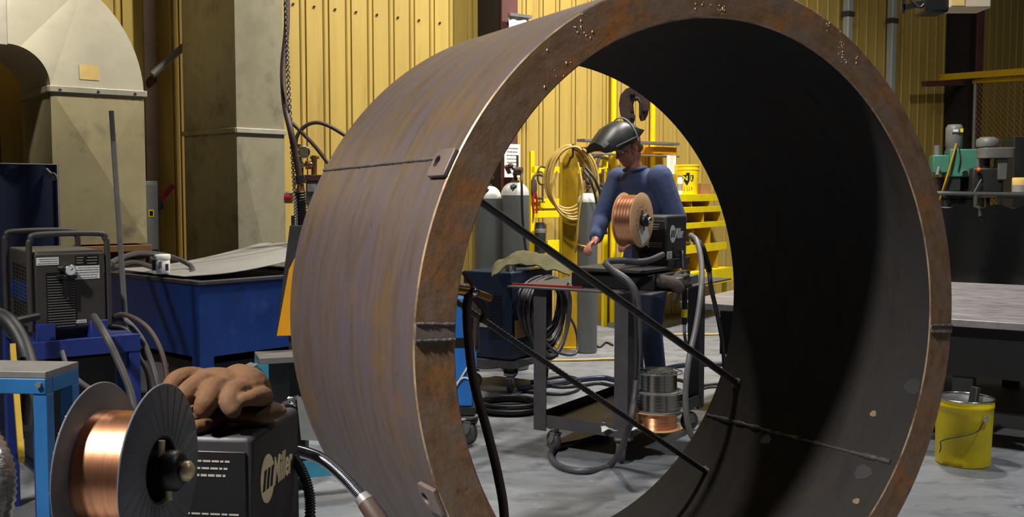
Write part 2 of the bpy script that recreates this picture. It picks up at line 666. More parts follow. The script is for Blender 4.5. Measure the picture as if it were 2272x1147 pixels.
column(1062, .52, .2, 'trim_1')
column(2090, .55, .2, 'trim_2')
column(328, .12, .10, 'trim_3', m=M_DWOOD)
p0, p1 = WP(338, 166, .2), WP(420, 92, .2)
struct('trim_4', MB().tube([p0, p1], .03), M_GREY)
p0, p1 = WP(2050, 186, .3), WP(2138, 184, .3)
struct('trim_5', MB().bar(p0, p1, .08, .08), M_MAROON)

# ================================================================== THE STEEL RING
RR, RI, RL_, TH, TI = 1.091, .967, 1.043, .524, .018
ring = thing('steel_ring', 'huge rusty rolled steel plate ring standing upright on the concrete floor', 'steel ring')
Rm = Matrix.Rotation(TH, 4, 'Z') @ Matrix.Rotation(-TI, 4, 'X')
loc = V((.685, 3.208, 1.110)) - (Rm @ V((0, 0, RR)))
ring.location = loc
ring.rotation_euler = (-TI, 0, TH)
RM = Matrix.Translation(loc) @ Rm
RINV = RM.inverted()
RC = V((0, 0, RR))


def ring_plane(px, py, y=0.0):
    o, d = RINV @ O, RINV.to_3x3() @ ray(px, py)
    return o + d * ((y - o.y) / d.y)


def ring_cyl(px, py, rad, far=True):
    o, d = RINV @ O - RC, RINV.to_3x3() @ ray(px, py)
    A = d.x ** 2 + d.z ** 2
    B = 2 * (o.x * d.x + o.z * d.z)
    Cc = o.x ** 2 + o.z ** 2 - rad ** 2
    D = math.sqrt(max(0, B * B - 4 * A * Cc))
    t = (-B + D) / (2 * A) if far else (-B - D) / (2 * A)
    return o + d * t + RC


def ang_of(p):
    return math.atan2(p.z - RR, p.x)


def rp(a, r, y):
    return V((r * math.cos(a), y, RR + r * math.sin(a)))


N = 192
e = .004
loop = [(RI, e, 'i'), (RI + e, 0, 'f'), (RR - e, 0, 'f'), (RR, e, 'o'), (RR, RL_ - e, 'o'), (RR - e, RL_, 'f'), (RI + e, RL_, 'f'), (RI, RL_ - e, 'i')]
me = bpy.data.meshes.new('rolled_shell')
vs, fs, uvs, mi = [], [], [], []
for i in range(N):
    for (r, y, _) in loop:
        vs.append(tuple(rp(2 * PI * i / N, r, y)))
dist = [0, .006, .13, .136, 1.17, 1.176, 1.3, 1.306, 2.35]
for i in range(N):
    j = (i + 1) % N
    for q in range(8):
        q2 = (q + 1) % 8
        fs.append((i * 8 + q, j * 8 + q, j * 8 + q2, i * 8 + q2))
        u0, u1 = 2 * PI * i / N, 2 * PI * (i + 1) / N
        uvs += [(u0, dist[q]), (u1, dist[q]), (u1, dist[q + 1]), (u0, dist[q + 1])]
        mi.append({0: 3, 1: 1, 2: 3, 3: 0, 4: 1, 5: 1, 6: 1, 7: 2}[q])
me.from_pydata(vs, [], fs)
uvl = me.uv_layers.new(name='round')
for i, uv in enumerate(uvs):
    uvl.data[i].uv = uv
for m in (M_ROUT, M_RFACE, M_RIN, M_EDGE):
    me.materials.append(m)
bm = bmesh.new()
bm.from_mesh(me)
bmesh.ops.recalc_face_normals(bm, faces=bm.faces)
bm.to_mesh(me)
bm.free()
for p, k in zip(me.polygons, mi):
    p.material_index = k
    p.use_smooth = True
me.set_sharp_from_angle(angle=math.radians(30))
shell = bpy.data.objects.new('rolled_shell', me)
COL.objects.link(shell)
shell.parent = ring


def bead(p0, p1, r, n, jit):
    P = [V(p0).lerp(V(p1), i / n) for i in range(n + 1)]
    return MB().tube(P, [r * (1 + jit * (random.random() - .5)) for _ in P], 8)


# seams along the barrel, outside and inside
a = ang_of(ring_plane(1003, 341))
bead(rp(a, RR, .03), rp(a, RR, RL_ - .01), .0055, 110, .6).build('outer_seam_weld', M_WELD, ring)
a2 = ang_of(ring_cyl(1975, 1025, RI))
bead(rp(a2, RI, .03), rp(a2, RI, RL_ - .02), 0.009, 70, .9).build('inner_seam_weld', M_STEEL, ring)
# welded joints across the cut edge
for (px, py, w) in ((965, 737, .046), (2087, 729, .026)):
    a = ang_of(ring_plane(px, py))
    da = w / 2 / RR
    t = V((-math.sin(a), 0, math.cos(a)))
    b = MB()
    c0, c1 = rp(a, RI + .002, -.002), rp(a, RR - .002, -.002)
    b.bar(c0, c1, .006, w, up=t)
    j = b.build('edge_weld', M_LUG, ring, bevel=.003)
    for sgn in (-1, 1):
        bead(rp(a + sgn * da, RI + .004, -.004), rp(a + sgn * da, RR - .004, -.004), .0045, 24, .7).build('weld_bead', M_WELD, j)
# lifting lugs lying on the barrel by the front edge
for (px, py, flip) in ((972, 366, 1), (950, 1098, -1)):
    p = ring_cyl(px, py, RR, far=False)
    a = ang_of(p)
    rad = V((math.cos(a), 0, math.sin(a)))
    tan = V((-math.sin(a), 0, math.cos(a)))
    outl, hol = [], []
    hw, hl = .042, .112
    for i in range(32):
        t = 2 * PI * i / 32
        c, s = math.cos(t), math.sin(t)
        k = 1 / max(abs(c), abs(s))
        x, y = c * k, s * k
        if x > .4 and y * flip < 0:
            q = (x - .4) / .6
            y = y * (1 - .35 * q * q) if abs(y) == 1 or True else y
        if x > .99:
            x = 1 - .25 * (abs(y) ** 3)
        outl.append((.002 + (x + 1) / 2 * hl, y * hw))
        hol.append((.084 + .017 * c, -.004 * flip + .017 * s))
    o = rp(a, RR - .001, 0)
    b = MB().prism(outl, o, (0, 1, 0), tan * 1.0, .014 if (V((0, 1, 0)).cross(tan)).dot(rad) > 0 else -.014, hol)
    b.build('lifting_lug', M_LUG, ring, bevel=.003)
# two bracing bars tacked across the opening
for (pa, pb, r, nm) in (((1069, 449), (1635, 850), .0155, 'bracing_rod'), ((1046, 692), (1566, 1046), .0115, 'bracing_rebar')):
    B = ring_cyl(pb[0], pb[1], RI)
    A = ring_plane(pa[0], pa[1], B.y)
    d = (A - B).normalized()
    q = B - RC
    bb = 2 * (q.x * d.x + q.z * d.z)
    aa = d.x ** 2 + d.z ** 2
    A = B + d * (-bb / aa)
    n = 2
    rr = r
    P = [B, A]
    if nm == 'bracing_rebar':
        L = (A - B).length
        n = int(L / .006)
        P = [B.lerp(A, i / n) for i in range(n + 1)]
        rr = [r * (1.12 if i % 3 == 0 else .94) for i in range(n + 1)]
    MB().tube(P, rr, 10).build(nm, M_ROD, ring, ang=60)
    bead(B - d * .004, B + d * .014, r * 1.25, 6, .6).build('tack_weld', M_WELD, ring)
# scars, scorch marks and spatter
for (px, py, s, m) in ((2026, 857, .030, M_BLACKD), (1915, 1048, .03, M_BLACKD), (1700, 975, .022, M_BLACKD), (1938, 918, .012, M_SCAR), (1900, 1112, .012, M_SCAR), (1562, 1040, .014, M_SCAR)):
    p = ring_cyl(px, py, RI)
    a, y = ang_of(p), p.y
    b = MB()
    n = 40
    pts = []
    for i in range(n):
        t = 2 * PI * i / n
        k = s * (1 + .08 * math.sin(3 * t + px) + .05 * math.sin(7 * t + py))
        pts.append(rp(a + k * math.sin(t) / RI, RI - .0015, max(.008, y + k * 1.2 * math.cos(t))))
    b.add(pts + [rp(a, RI - .002, y)], [(i, (i + 1) % n, n) for i in range(n)])
    b.build('scorch_mark' if m is M_BLACKD else 'ground_scar', m, ring)
b = MB()
for (px, py, sx, sy, n) in ((1832, 45, 10, 16, 9), (1868, 118, 6, 30, 22), (1900, 126, 3, 9, 6), (1290, 60, 22, 34, 20), (1600, 22, 10, 12, 10), (1250, 150, 40, 40, 12), (1560, 12, 60, 8, 5)):
    for i in range(n):
        p = ring_plane(px + random.gauss(0, sx * .6), py + random.gauss(0, sy * .6))
        r = math.hypot(p.x, p.z - RR)
        if RI + .006 < r < RR - .006:
            q = random.uniform(.0010, .0024)
            b.ball(p, (q, q, q * random.uniform(1, 2.4)), 6)
b.build('weld_spatter', M_SPAT, ring)['kind'] = 'stuff'

# ------------------------------------------------------------------ earth clamp biting the ring, its cable hanging
RJ = RM @ ring_plane(1018, 645, .30)
cl = thing('ground_clamp', 'brass earth clamp on the inner left edge of the ring, brown cable hanging down', 'ground clamp', (0, 0, 0))
cp = AT(1012, 644, 3.1)
cl.location = cp


def rel(px, py, Y):
    return AT(px, py, Y) - cp


MB().cyl(rel(1004, 642, 3.08), rel(1046, 648, 3.1), .016, seg=14).build('clamp_jaw', M_BRASS, cl, bevel=.002)
MB().tube([rel(1054, 650, 3.1), rel(1046, 630, 3.12), rel(1028, 604, 3.14)], .0065, 8).build('wooden_lever', M_WOOD, cl)
MB().ball(rel(1050, 648, 3.09), .016, 12).build('clamp_bolt', M_CHROME, cl)
MB().bar(rel(1058, 650, 3.1), rel(1090, 662, 3.12), .02, .022).build('clamp_arm', M_BRASS, cl, bevel=.003)
MB().hose([rel(1040, 652, 3.09), rel(1036, 690, 3.08), rel(1040, 760, 3.06), rel(1052, 850, 3.02), rel(1082, 960, 2.98), rel(1106, 1060, 2.94), rel(1119, 1147, 2.9), rel(1122, 1300, 2.85), rel(1128, 1552, 2.8)], .0145, seg=10).build('hanging_cable', M_RUBB, cl)
MB().hose([rel(1046, 652, 3.12), rel(1060, 668, 3.16), rel(1076, 690, 3.2), rel(1070, 712, 3.22)], .012, seg=8).build('short_lead', M_DLEATH, cl)


# ================================================================== builders shared by several things
def caster(parent, x, y, r, z0=0.0, turn=0.0, w=.035):
    """fork at plate height z0 + 2.45 r, wheel on the floor"""
    M = Matrix.Translation((x, y, z0)) @ Matrix.Rotation(turn, 4, 'Z')
    b = MB()
    zt = 2.45 * r
    b.box((0, 0, zt - .006), (r * 1.5, r * 1.3, .012))
    b.cyl((0, 0, zt - .04), (0, 0, zt), .022)
    for s in (-1, 1):
        b.prism([(-.03, zt - .035), (.03, zt - .035), (.035 + r * .3, r * .9), (r * .3, r * .72), (-.01, r * 1.1)], (0, s * (w / 2 + .006) + .004 * (s < 0), 0), (1, 0, 0), (0, 0, 1), .005)
    b.box((0, 0, zt - .04), (.06, w + .022, .008))
    f = b.xf(M).build('caster', M_GREY, parent, bevel=.002)
    wb = MB().lathe([(.008, -w / 2), (r * .55, -w / 2), (r * .62, -w / 2 - .003), (r * .92, -w / 2), (r, -w / 4), (r, w / 4), (r * .92, w / 2), (r * .62, w / 2 + .003), (r * .55, w / 2), (.008, w / 2)], (r * .3, 0, r), (0, 1, 0), 28)
    wb.xf(M).build('wheel', M_RUBG, f)
    return f


def bars_text(mb, o, u, v, w, h, n, seed):
    """lines of print too small to read: rows of short dashes"""
    rnd = random.Random(seed)
    u, v = V(u), V(v)
    for i in range(n):
        y = h * (1 - (i + .5) / n)
        th = h / n * rnd.uniform(.24, .36)
        x = rnd.uniform(0, w * .12)
        while x < w * .92:
            l = rnd.uniform(.03, .16) * w
            l = min(l, w - x)
            a = V(o) + u * x + v * (y - h / n * .2)
            nrm = u.cross(v).normalized() * .0006
            mb.hexa([a, a + u * l, a + u * l + v * th, a + v * th, a + nrm, a + u * l + nrm, a + u * l + v * th + nrm, a + v * th + nrm])
            x += l + w * .022
    return mb


def logo(parent, o, u, v, ry, m=M_CREAM, dark=M_BLACK, tsize=1.0):
    """oval badge with three slanted bars, lettering beside it; o = middle of the oval"""
    o, u, v = V(o), V(u), V(v)
    w = u.cross(v).normalized()
    MB().prism(oval(ry * .80, ry), o, u, v, .0012).build('badge_oval', m, parent)
    b = MB()
    for i in (-1, 0, 1):
        x = i * ry * .42 + ry * .12
        b.prism([(x - ry * .30, -ry * .42), (x - ry * .04, -ry * .42), (x + ry * .20, ry * .40), (x - ry * .06, ry * .40)], o + w * .0012, u, v, .0008)
    b.build('badge_bars', dark, parent)
    b = MB().text('Miller', 1.0, (0, 0, 0), (1, 0, 0), (0, 1, 0), .0011, shear=.2, bold=.02)
    xs = [p.x for p in b.v]
    ys = [p.y for p in b.v]
    sx, sy = 2.35 * ry / (max(xs) - min(xs)), 1.18 * ry / (max(ys) - min(ys))
    b.v = [o + u * (ry * .72 + (p.x - min(xs)) * sx) + v * ((p.y - min(ys)) * sy - ry * .55) + w * p.z for p in b.v]
    b.build('badge_lettering', m, parent)


def feeder(name, label, M, rotz, white, print_m):
    r = thing(name, label, 'wire feeder', M, rotz)
    W, D, H = .232, .30, .272
    b = MB()
    b.bx(-W, 0, 0, D, 0, H)
    b.build('housing', M_BLACKD, r, bevel=.012)
    b = MB().bx(-W + .012, -.012, -.004, .0, .012, H - .03)
    fp = b.build('front_panel', M_BLACK, r, bevel=.003)
    for (x, z, w_, h_, n, sd) in ((-.215, .205, .035, .02, 1, 3), (-.165, .185, .12, .045, 3, 4), (-.215, .115, .06, .06, 4, 5), (-.185, .085, .16, .032, 3, 6)):
        bars_text(MB(), (x, -.0046, z), (1, 0, 0), (0, 0, 1), w_, h_, n, sd).build('panel_print', print_m, fp)
    logo(r, (.0005, .085, H * .60), (0, 1, 0), (0, 0, 1), .052, white, M_BLACK, 1.0)
    b = MB().cyl((-.13, .0, .02), (-.13, -.05, .016), .02, .016)
    b.build('cable_inlet', M_RUB, r)
    # spindle arm and hub that carry the spool in front of the housing
    return r


def spindle(r, y, z, x_near, width, knob):
    b = MB()
    b.bar((x_near - width - .03, .02, .05), (x_near - width - .03, y, z), .03, .07, up=(1, 0, 0))
    b.cyl((x_near - width - .045, y, z), (x_near - width - .01, y, z), .06, .05)
    b.build('spindle_arm', M_BLACK, r, bevel=.004)
    b = MB().cyl((x_near - width - .02, y, z), (x_near + .012, y, z), .026)
    b.lathe([(.0, .038), (.026, .038), (.036, .03), (.036, .012), (.03, .0)], (x_near, y, z), (1, 0, 0))
    h = b.build('spindle_hub', M_BLACK, r)
    for (dy, dz2) in ((-.01, .048), (.012, -.05)):
        MB().tube([(x_near + .004, y + dy, z + dz2 * .5), (x_near + .006, y + dy, z + dz2 * 1.15)], .006, 8).build('wing_screw', knob, h)
    MB().lathe([(0, .058), (.012, .056), (.018, .050), (.018, .042), (.012, .036)], (x_near, y, z), (1, 0, 0), 20).build('hub_bolt', knob, h)
    return h


def spool(name, label, M, rotm, R, width, rw, hole, mflange, mwire, group=None, wireflange=False, ribs=0):
    """local axis z; flanges at z = 0 and z = width"""
    r = thing(name, label, 'wire spool', (0, 0, 0), 0, group)
    r.matrix_world = Matrix.Translation(V(M)) @ rotm
    t = .0045
    for z, nm in ((0, 0), (width - t, 1)):
        b = MB()
        if wireflange and nm:
            for q in (.99, .72, .42):
                b.torus((0, 0, z), (0, 0, 1), R * q, .0032, 40, 6)
            for i in range(8):
                a = 2 * PI * i / 8
                b.tube([(hole * math.cos(a), hole * math.sin(a), z), (R * math.cos(a), R * math.sin(a), z)], .0028, 6)
        else:
            b.lathe([(hole, z), (R - .002, z), (R, z + .002), (R, z + t - .002), (R - .002, z + t), (hole, z + t)], seg=64, closed=True)
            for i in range(ribs):
                a = 2 * PI * i / ribs
                z2 = z + (t if nm else -.002)
                d = V((math.cos(a), math.sin(a), 0))
                tt = V((-d.y, d.x, 0)) * .25
                b.bar(d * hole * 1.1 + V((0, 0, z2)), (d + tt).normalized() * R * .97 + V((0, 0, z2)), .002, .0012)
        b.build('flange', mflange, r)
    MB().lathe([(hole - .004, .001), (hole, .001), (hole, width - .001), (hole - .004, width - .001)], seg=40, closed=True).build('spool_core', M_BLACK if not wireflange else M_GREY, r)
    pr = [(hole, t)]
    n = 96
    for i in range(n + 1):
        z = t + (width - 2 * t) * i / n
        pr.append((rw + (.0005 if i % 2 else -.0001) + .00015 * math.sin(i * .37), z))
    pr.append((hole, width - t))
    MB().lathe(pr, seg=64, closed=True).build('wire_winding', mwire, r)
    return r


def cylinder_bottle(name, label, x, y, R, H, group=None, decal=True, z=0.0):
    r = thing(name, label, 'gas cylinder', (x, y, z), 0, group)
    hb = H - R * 1.25
    MB().lathe([(R * .9, 0), (R, .02), (R, hb)], seg=32).build('bottle_body', M_CYL, r)
    pr = [(R, hb)]
    for i in range(1, 9):
        t = PI / 2 * i / 8
        pr.append((R * (.22 + .78 * math.cos(t)), hb + R * .9 * math.sin(t)))
    MB().lathe(pr, seg=32).build('bottle_shoulder', M_CYLW, r)
    b = MB().lathe([(R * .3, H - R * .36), (R * .3, H - R * .22), (R * .16, H - R * .2), (R * .13, H)], seg=16)
    b.build('neck_ring', M_RUSTI, r)
    b = MB().cyl((0, 0, H - .01), (0, 0, H + .07), .016)
    b.cyl((-.02, -.0, H + .03), (.05, -.01, H + .03), .011)
    b.cyl((0, 0, H + .065), (0, 0, H + .085), .028, seg=12)
    b.build('valve', M_RUSTI, r)
    if decal:
        a = -PI / 2 - .15
        n = V((math.cos(a), math.sin(a), 0))
        u = V((-n.y, n.x, 0))
        c = n * (R * .83) + V((0, 0, hb + R * .60))
        vv = (V((0, 0, 1)) * .55 - n * .83).normalized()
        MB().prism([(0, -.03), (.03, 0), (0, .03), (-.03, 0)], c - n * .0, u, vv, .012).build('diamond_decal', M_DKGRN, r)
    return r

# ================================================================== LEFT SIDE: DUCTS
def crossed_panel(b, p, bulge, n):
    """four corners p, creased corner to corner; n = outward"""
    c = (p[0] + p[1] + p[2] + p[3]) / 4 + V(n) * bulge
    b.add(list(p) + [c], [(0, 1, 4), (1, 2, 4), (2, 3, 4), (3, 0, 4)])


def duct_run(b, w, d, z0, z1, bulge=.042):
    P = lambda x, y, z: V((x, y, z))
    crossed_panel(b, [P(0, 0, z0), P(w, 0, z0), P(w, 0, z1), P(0, 0, z1)], bulge, (0, -1, 0))
    crossed_panel(b, [P(0, d, z0), P(0, 0, z0), P(0, 0, z1), P(0, d, z1)], bulge, (-1, 0, 0))
    crossed_panel(b, [P(w, 0, z0), P(w, d, z0), P(w, d, z1), P(w, 0, z1)], bulge, (1, 0, 0))
    crossed_panel(b, [P(w, d, z0), P(0, d, z0), P(0, d, z1), P(w, d, z1)], bulge, (0, 1, 0))


p = AT(122, 545, 7.2)
dz = p.z
d1 = thing('elbow_duct', 'pale galvanised sheet duct with big elbow, coming down on the far left', 'air duct', (p.x, p.y, dz), WPHI)
W1, D1 = .647, .86
ZF = AT(122, 197, 7.2).z - dz
b = MB()
duct_run(b, W1, D1, 0, ZF)
b.build('vertical_run', M_GALV, d1, ang=2)
b = MB()
for (x0, x1, y0, y1) in ((-.012, W1 + .012, -.022, 0), (-.022, 0, -.012, D1), (W1, W1 + .022, -.012, D1)):
    b.bx(x0, x1, y0, y1, ZF - .02, ZF + .022)
fl = b.build('flange_strip', M_GALVB, d1, bevel=.003)
b = MB()
for x in (.06, .32, .58):
    b.ball((x, -.024, ZF), .011, 8)
b.build('rivet', M_GREY, fl)
# elbow: two cheeks with creases, throat and heel
ri, ro = .27, .27 + W1
ecx, ecz = -ri, ZF + .02
n = 20
A = [PI / 2 * i / n for i in range(n + 1)]


def ew(r, a, y):
    return V((ecx + r * math.cos(a), y, ecz + r * math.sin(a)))


ka = 12                                                       # the crease apex on the heel
P_I0, P_O0, P_A = (ri, 0.0), (ro, 0.0), (ro * math.cos(A[ka]), ro * math.sin(A[ka]))
HA = .085


def plane_h(p, q0, q1, x, z):
    """height at x, z on the plane that is 0 along q0-q1 and HA at p"""
    nx, nz = -(q1[1] - q0[1]), q1[0] - q0[0]
    return HA * ((x - q0[0]) * nx + (z - q0[1]) * nz) / ((p[0] - q0[0]) * nx + (p[1] - q0[1]) * nz)


hout = []
for i, a in enumerate(A):
    x, z = ro * math.cos(a), ro * math.sin(a)
    hout.append(plane_h(P_A, (0, 0), (1, 0), x, z) if i <= ka else plane_h(P_A, (0, 0), (0, 1), x, z))
kb = 16
b = MB()
inn_ = [ew(ri, a, 0) for a in A]
out_ = [ew(ro, a, hout[i]) for i, a in enumerate(A)]
m = n + 1
b.add(inn_ + out_, [tuple([0] + [m + i for i in range(0, ka + 1)])] + [(i, m + ka, i + 1) for i in range(kb)] + [tuple([m + i for i in range(ka, n + 1)] + [i for i in range(n, kb - 1, -1)])])
inn_ = [ew(ri, a, D1) for a in A]
out_ = [ew(ro, a, D1) for a in A]
b.add(inn_ + out_, [(i, i + 1, m + i + 1, m + i) for i in range(n)])
q, fs = [], []
for a in A:
    q += [ew(ri, a, 0), ew(ri, a, D1), ew(ro, a, hout[len(q) // 4]), ew(ro, a, D1)]
for i in range(n):
    k = 4 * i
    fs += [(k, k + 1, k + 5, k + 4), (k + 2, k + 6, k + 7, k + 3)]
b.add(q, fs)
b.build('elbow', M_GALVE, d1, ang=5)
b = MB()
b.bx(ecx - .06, ecx + .0, -.02, D1, ecz + ri - .012, ecz + ro + .012)
b.build('flange_strip', M_GALVB, d1, bevel=.003)
b = MB()
q = lambda x, y, z: V((x, y, z))
x0, x1 = ecx - 1.9, ecx - .05
crossed_panel(b, [q(x0, 0, ecz + ri), q(x1, 0, ecz + ri), q(x1, 0, ecz + ro), q(x0, 0, ecz + ro)], .05, (0, -1, 0))
crossed_panel(b, [q(x0, 0, ecz + ri), q(x1, 0, ecz + ri), q(x1, D1, ecz + ri), q(x0, D1, ecz + ri)], .02, (0, 0, -1))
crossed_panel(b, [q(x0, 0, ecz + ro), q(x1, 0, ecz + ro), q(x1, D1, ecz + ro), q(x0, D1, ecz + ro)], .02, (0, 0, 1))
crossed_panel(b, [q(x0, D1, ecz + ri), q(x1, D1, ecz + ri), q(x1, D1, ecz + ro), q(x0, D1, ecz + ro)], .02, (0, 1, 0))
b.build('horizontal_run', M_GALVE, d1, ang=2)
t0, t1 = [HA * (z - .02) / P_A[1] - .002 for z in (.08, .185)]
MB().hexa([V(q) for q in ((.20, t0, ZF + .08), (.335, t0, ZF + .08), (.335, t0 - .002, ZF + .08), (.20, t0 - .002, ZF + .08), (.20, t1, ZF + .185), (.335, t1, ZF + .185), (.335, t1 - .002, ZF + .185), (.20, t1 - .002, ZF + .185))]).build('paper_tag', M_TAPE, d1)

cr = thing('wooden_crate', 'brown wooden crate top edge just under the elbow duct', 'crate', (p.x - .05, p.y - .05, 0), WPHI)
b = MB()
b.bx(0, .70, 0, .66, 0, dz - .06)
b.build('crate_body', M_DWOOD, cr, bevel=.004)
MB().bx(-.03, .74, -.03, .69, dz - .06, dz - .012).build('crate_lid', M_BIN, cr, bevel=.004)

p = AT(530, 585, 8.0)
d2 = thing('straight_duct', 'grimy straight square duct rising left of the yellow wall, dark left face', 'air duct', (p.x, p.y, 0), math.radians(46.9))
W2, D2 = .44, .80
b = MB()
zf = AT(520, 289, 8.0).z
duct_run(b, W2, D2, 0, zf)
b.build('lower_run', M_GALVD, d2, ang=2)
b = MB()
duct_run(b, W2, D2, zf, 5.0)
b.build('upper_run', M_GALVD, d2, ang=2)
b = MB()
b.bx(-.012, W2 + .012, -.022, 0, zf - .018, zf + .02)
b.build('flange_strip', M_GALVB, d2, bevel=.003)
b = MB()
b.bx(-.022, 0, -.012, D2, zf - .018, zf + .02)
b.build('flange_strip', M_GALVD, d2, bevel=.003)

# safety switch on the wall with its red lever
p = WP(338, 480)
sw = thing('disconnect_switch', 'grey electrical disconnect box with red lever between the two ducts', 'switch box', (p.x, p.y, p.z), WPHI)
MB().bx(-.20, .0, -.16, -.004, -.30, .30).build('switch_box', M_MGREY, sw, bevel=.01)
MB().bx(-.19, -.01, -.172, -.16, -.28, .28).build('switch_door', M_MGREY, sw, bevel=.006)
MB().bx(-.09, -.045, -.176, -.172, .0, .06).build('warning_label', M_YEL, sw)
MB().bx(-.082, -.053, -.178, -.176, .01, .05).build('label_print', M_BLACK, sw)
MB().bar((.02, -.12, .12), (.13, -.16, .27), .05, .05).build('lever', M_RED, sw, bevel=.01)
MB().bx(.0, .05, -.15, -.07, .06, .18).build('lever_hub', M_MDARK, sw, bevel=.006)

# navy welding curtain and the clip on its edge
c0, c1 = AT(-260, 360, 6.0), AT(121, 366, 6.35)


def curt(u, v):
    q = c0.lerp(c1, u)
    return V((q.x, q.y + .018 * math.sin(u * 19) * (1 - .4 * v), c0.z + (c1.z - c0.z) * u - v * (c1.z - .02)))


cu = thing('welding_curtain', 'dark navy welding curtain hanging at the far left edge', 'curtain', (c1.x, c1.y, 0))
b = MB().sheet(curt, 40, 8, .004)
b.xf(Matrix.Translation((-c1.x, -c1.y, 0))).build('curtain_sheet', M_NAVY, cu)
b = MB().tube([c0 + V((0, 0, .0)), c1 + V((.012, 0, .0)), V((c1.x + .012, c1.y, 0))], .012, 8)
b.xf(Matrix.Translation((-c1.x, -c1.y, 0))).build('curtain_frame', M_NAVP, cu)
q = AT(122, 388, 6.32)
b = MB().bar(q + V((-.05, -.02, .03)), q + V((.0, -.03, -.02)), .02, .03).bar(q + V((0, -.03, 0)), q + V((.03, -.04, -.01)), .012, .012).torus(q + V((.0, -.03, -.01)), (0, 1, .3), .022, .005, 16, 6)
solo('spring_clip', b, M_GREY, 'small metal clip gripping the edge of the navy curtain', 'clip')

# leaning pole
pb, pt = G(304, 1096), AT(247, 246, 5.2)
pb = AT(304, 1096, pb.y)
pole = thing('steel_pole', 'tall thin grey pole leaning upright in front of the elbow duct', 'pole', (pb.x, pb.y, 0))
dvec = pt - pb
MB().tube([V((0, 0, 0)), dvec * .92], .0135, 12).build('pole_tube', M_GREY, pole)
MB().tube([dvec * .92, dvec], .0125, 12).build('pole_tip', M_STEEL, pole)

# ------------------------------------------------------------------ plasma cutter on its blue stand
p = AT(82, 746, 4.5)
PZ = p.z
pc = thing('plasma_cutter', 'charcoal plasma cutter with hoop handles and a pressure gauge on a blue stand', 'plasma cutter', (p.x, p.y, PZ), WPHI)
PW, PD, PH = .295, .52, .375
MB().bx(0, PW, 0, PD, .018, PH).build('case', M_CHAR, pc, bevel=.012)
MB().bx(.0, PW, -.006, .004, .03, PH - .012).build('front_panel', M_CHAR, pc, bevel=.003)
for y in (.012, PD - .03):
    pts = [(-.02, y, .02), (-.02, y, PH + .0), (-.012, y, PH + .05), (.02, y, PH + .075), (PW - .02, y, PH + .075), (PW + .012, y, PH + .05), (PW + .02, y, PH), (PW + .02, y, .02)]
    MB().tube(smooth_path(pts, 5), .0135, 10).build('hoop_handle', M_CHAR, pc)
gr = MB()
for i in range(20):
    z = .038 + i * .0118
    gr.box((.105, -.008, z), (.115, .012, .0045))
gr.build('louvre', M_GREY, pc)
MB().bx(.043, .167, -.008, -.0055, .03, .28).build('louvre_recess', M_BLACK, pc)
for (x0, x1, z0, z1, m, nm) in ((.005, .098, .315, .349, M_WHITE, 'rating_label'), (.165, .273, .245, .305, M_WHITE, 'warning_label'), (.168, .208, .312, .352, M_BLACK, 'dark_label'), (.212, .268, .308, .352, M_BLACK, 'dark_label'), (.165, .21, .045, .06, M_WHITE, 'small_label')):
    l = MB().bx(x0, x1, -.0085, -.006, z0, z1).build(nm, m, pc)
    b = bars_text(MB(), (x0 + .004, -.0087, z0 + .002), (1, 0, 0), (0, 0, 1), x1 - x0 - .008, z1 - z0 - .004, 3 if z1 - z0 < .05 else 5, int(x0 * 1000))
    b.build('label_print', M_GREY if m is M_WHITE else M_PRINT, l)
g = MB().cyl((.132, -.006, .292), (.132, -.070, .292), .024).build('pressure_gauge', M_CHROME, pc, bevel=.002)
MB().cyl((.132, -.070, .292), (.132, -.072, .292), .0205).build('gauge_dial', M_GLASS, g)
MB().bar((.132, -.073, .292), (.141, -.073, .302), .002, .001, up=(0, 1, 0)).build('gauge_needle', M_BLACK, g)
rg = MB().cyl((.124, -.03, .17), (.124, -.03, .255), .019).cyl((.124, -.03, .250), (.124, -.03, .27), .024).cyl((.085, -.02, .262), (.17, -.02, .262), .012).cyl((.09, -.02, .30), (.112, -.03, .30), .012).build('air_filter', M_BLACK, pc, bevel=.003)
MB().cyl((.124, -.03, .158), (.124, -.03, .172), .008).build('drain_cock', M_BRASS, rg)
vt = MB()
for i in range(14):
    for j in range(6):
        vt.box((-.003, .12 + j * .055, .06 + i * .018 + .002 * j), (.006, .03, .006))
vt.build('side_vent', M_BLACK, pc)
MB().bx(-.004, .0, .06, PD - .06, .14, .23).build('blue_side_decal', M_BLUE, pc)

st = thing('blue_stand', 'blue steel stand carrying the charcoal plasma cutter', 'stand', (p.x, p.y, 0), WPHI)
b = MB().bx(-.03, PW + .14, -.05, PD + .04, PZ - .055, PZ - .025)
b.build('stand_top', M_BLUE2, st, bevel=.003)
MB().bx(-.03, PW + .14, -.056, -.05, PZ - .098, PZ - .02).build('front_apron', M_BLUE2, st, bevel=.002)
for x in (-.0, .225):
    b = MB().bx(x, x + .07, -.035, -.015, PZ - .025, PZ + .055)
    b.bx(x - .004, x, -.035, .06, PZ - .025, PZ + .055)
    b.build('channel_bracket', M_BLUE2, st, bevel=.002)
b = MB().bx(.02, PW - .02, .03, PD - .03, PZ - .025, PZ + .018)
b.build('cutter_rail', M_BLACK, st)
for x in (-.03, PW + .09):
    for y in (-.05, PD - .01):
        MB().bx(x, x + .05, y, y + .05, 0, PZ - .055).build('leg', M_BLUE2, st, bevel=.003)
MB().bx(.0, PW + .1, -.03, PD, .25, .265).build('lower_shelf', M_NAVP, st)
b = MB().bx(.03, .36, .06, .45, .266, .78)  # added black box that makes the space under the stand read as shade
o = solo('under_stand_filler', b.xf(frame((p.x, p.y, 0), WPHI)), M_MDARK, 'black box added under the blue stand to deepen the shade there', 'box', bevel=.01)

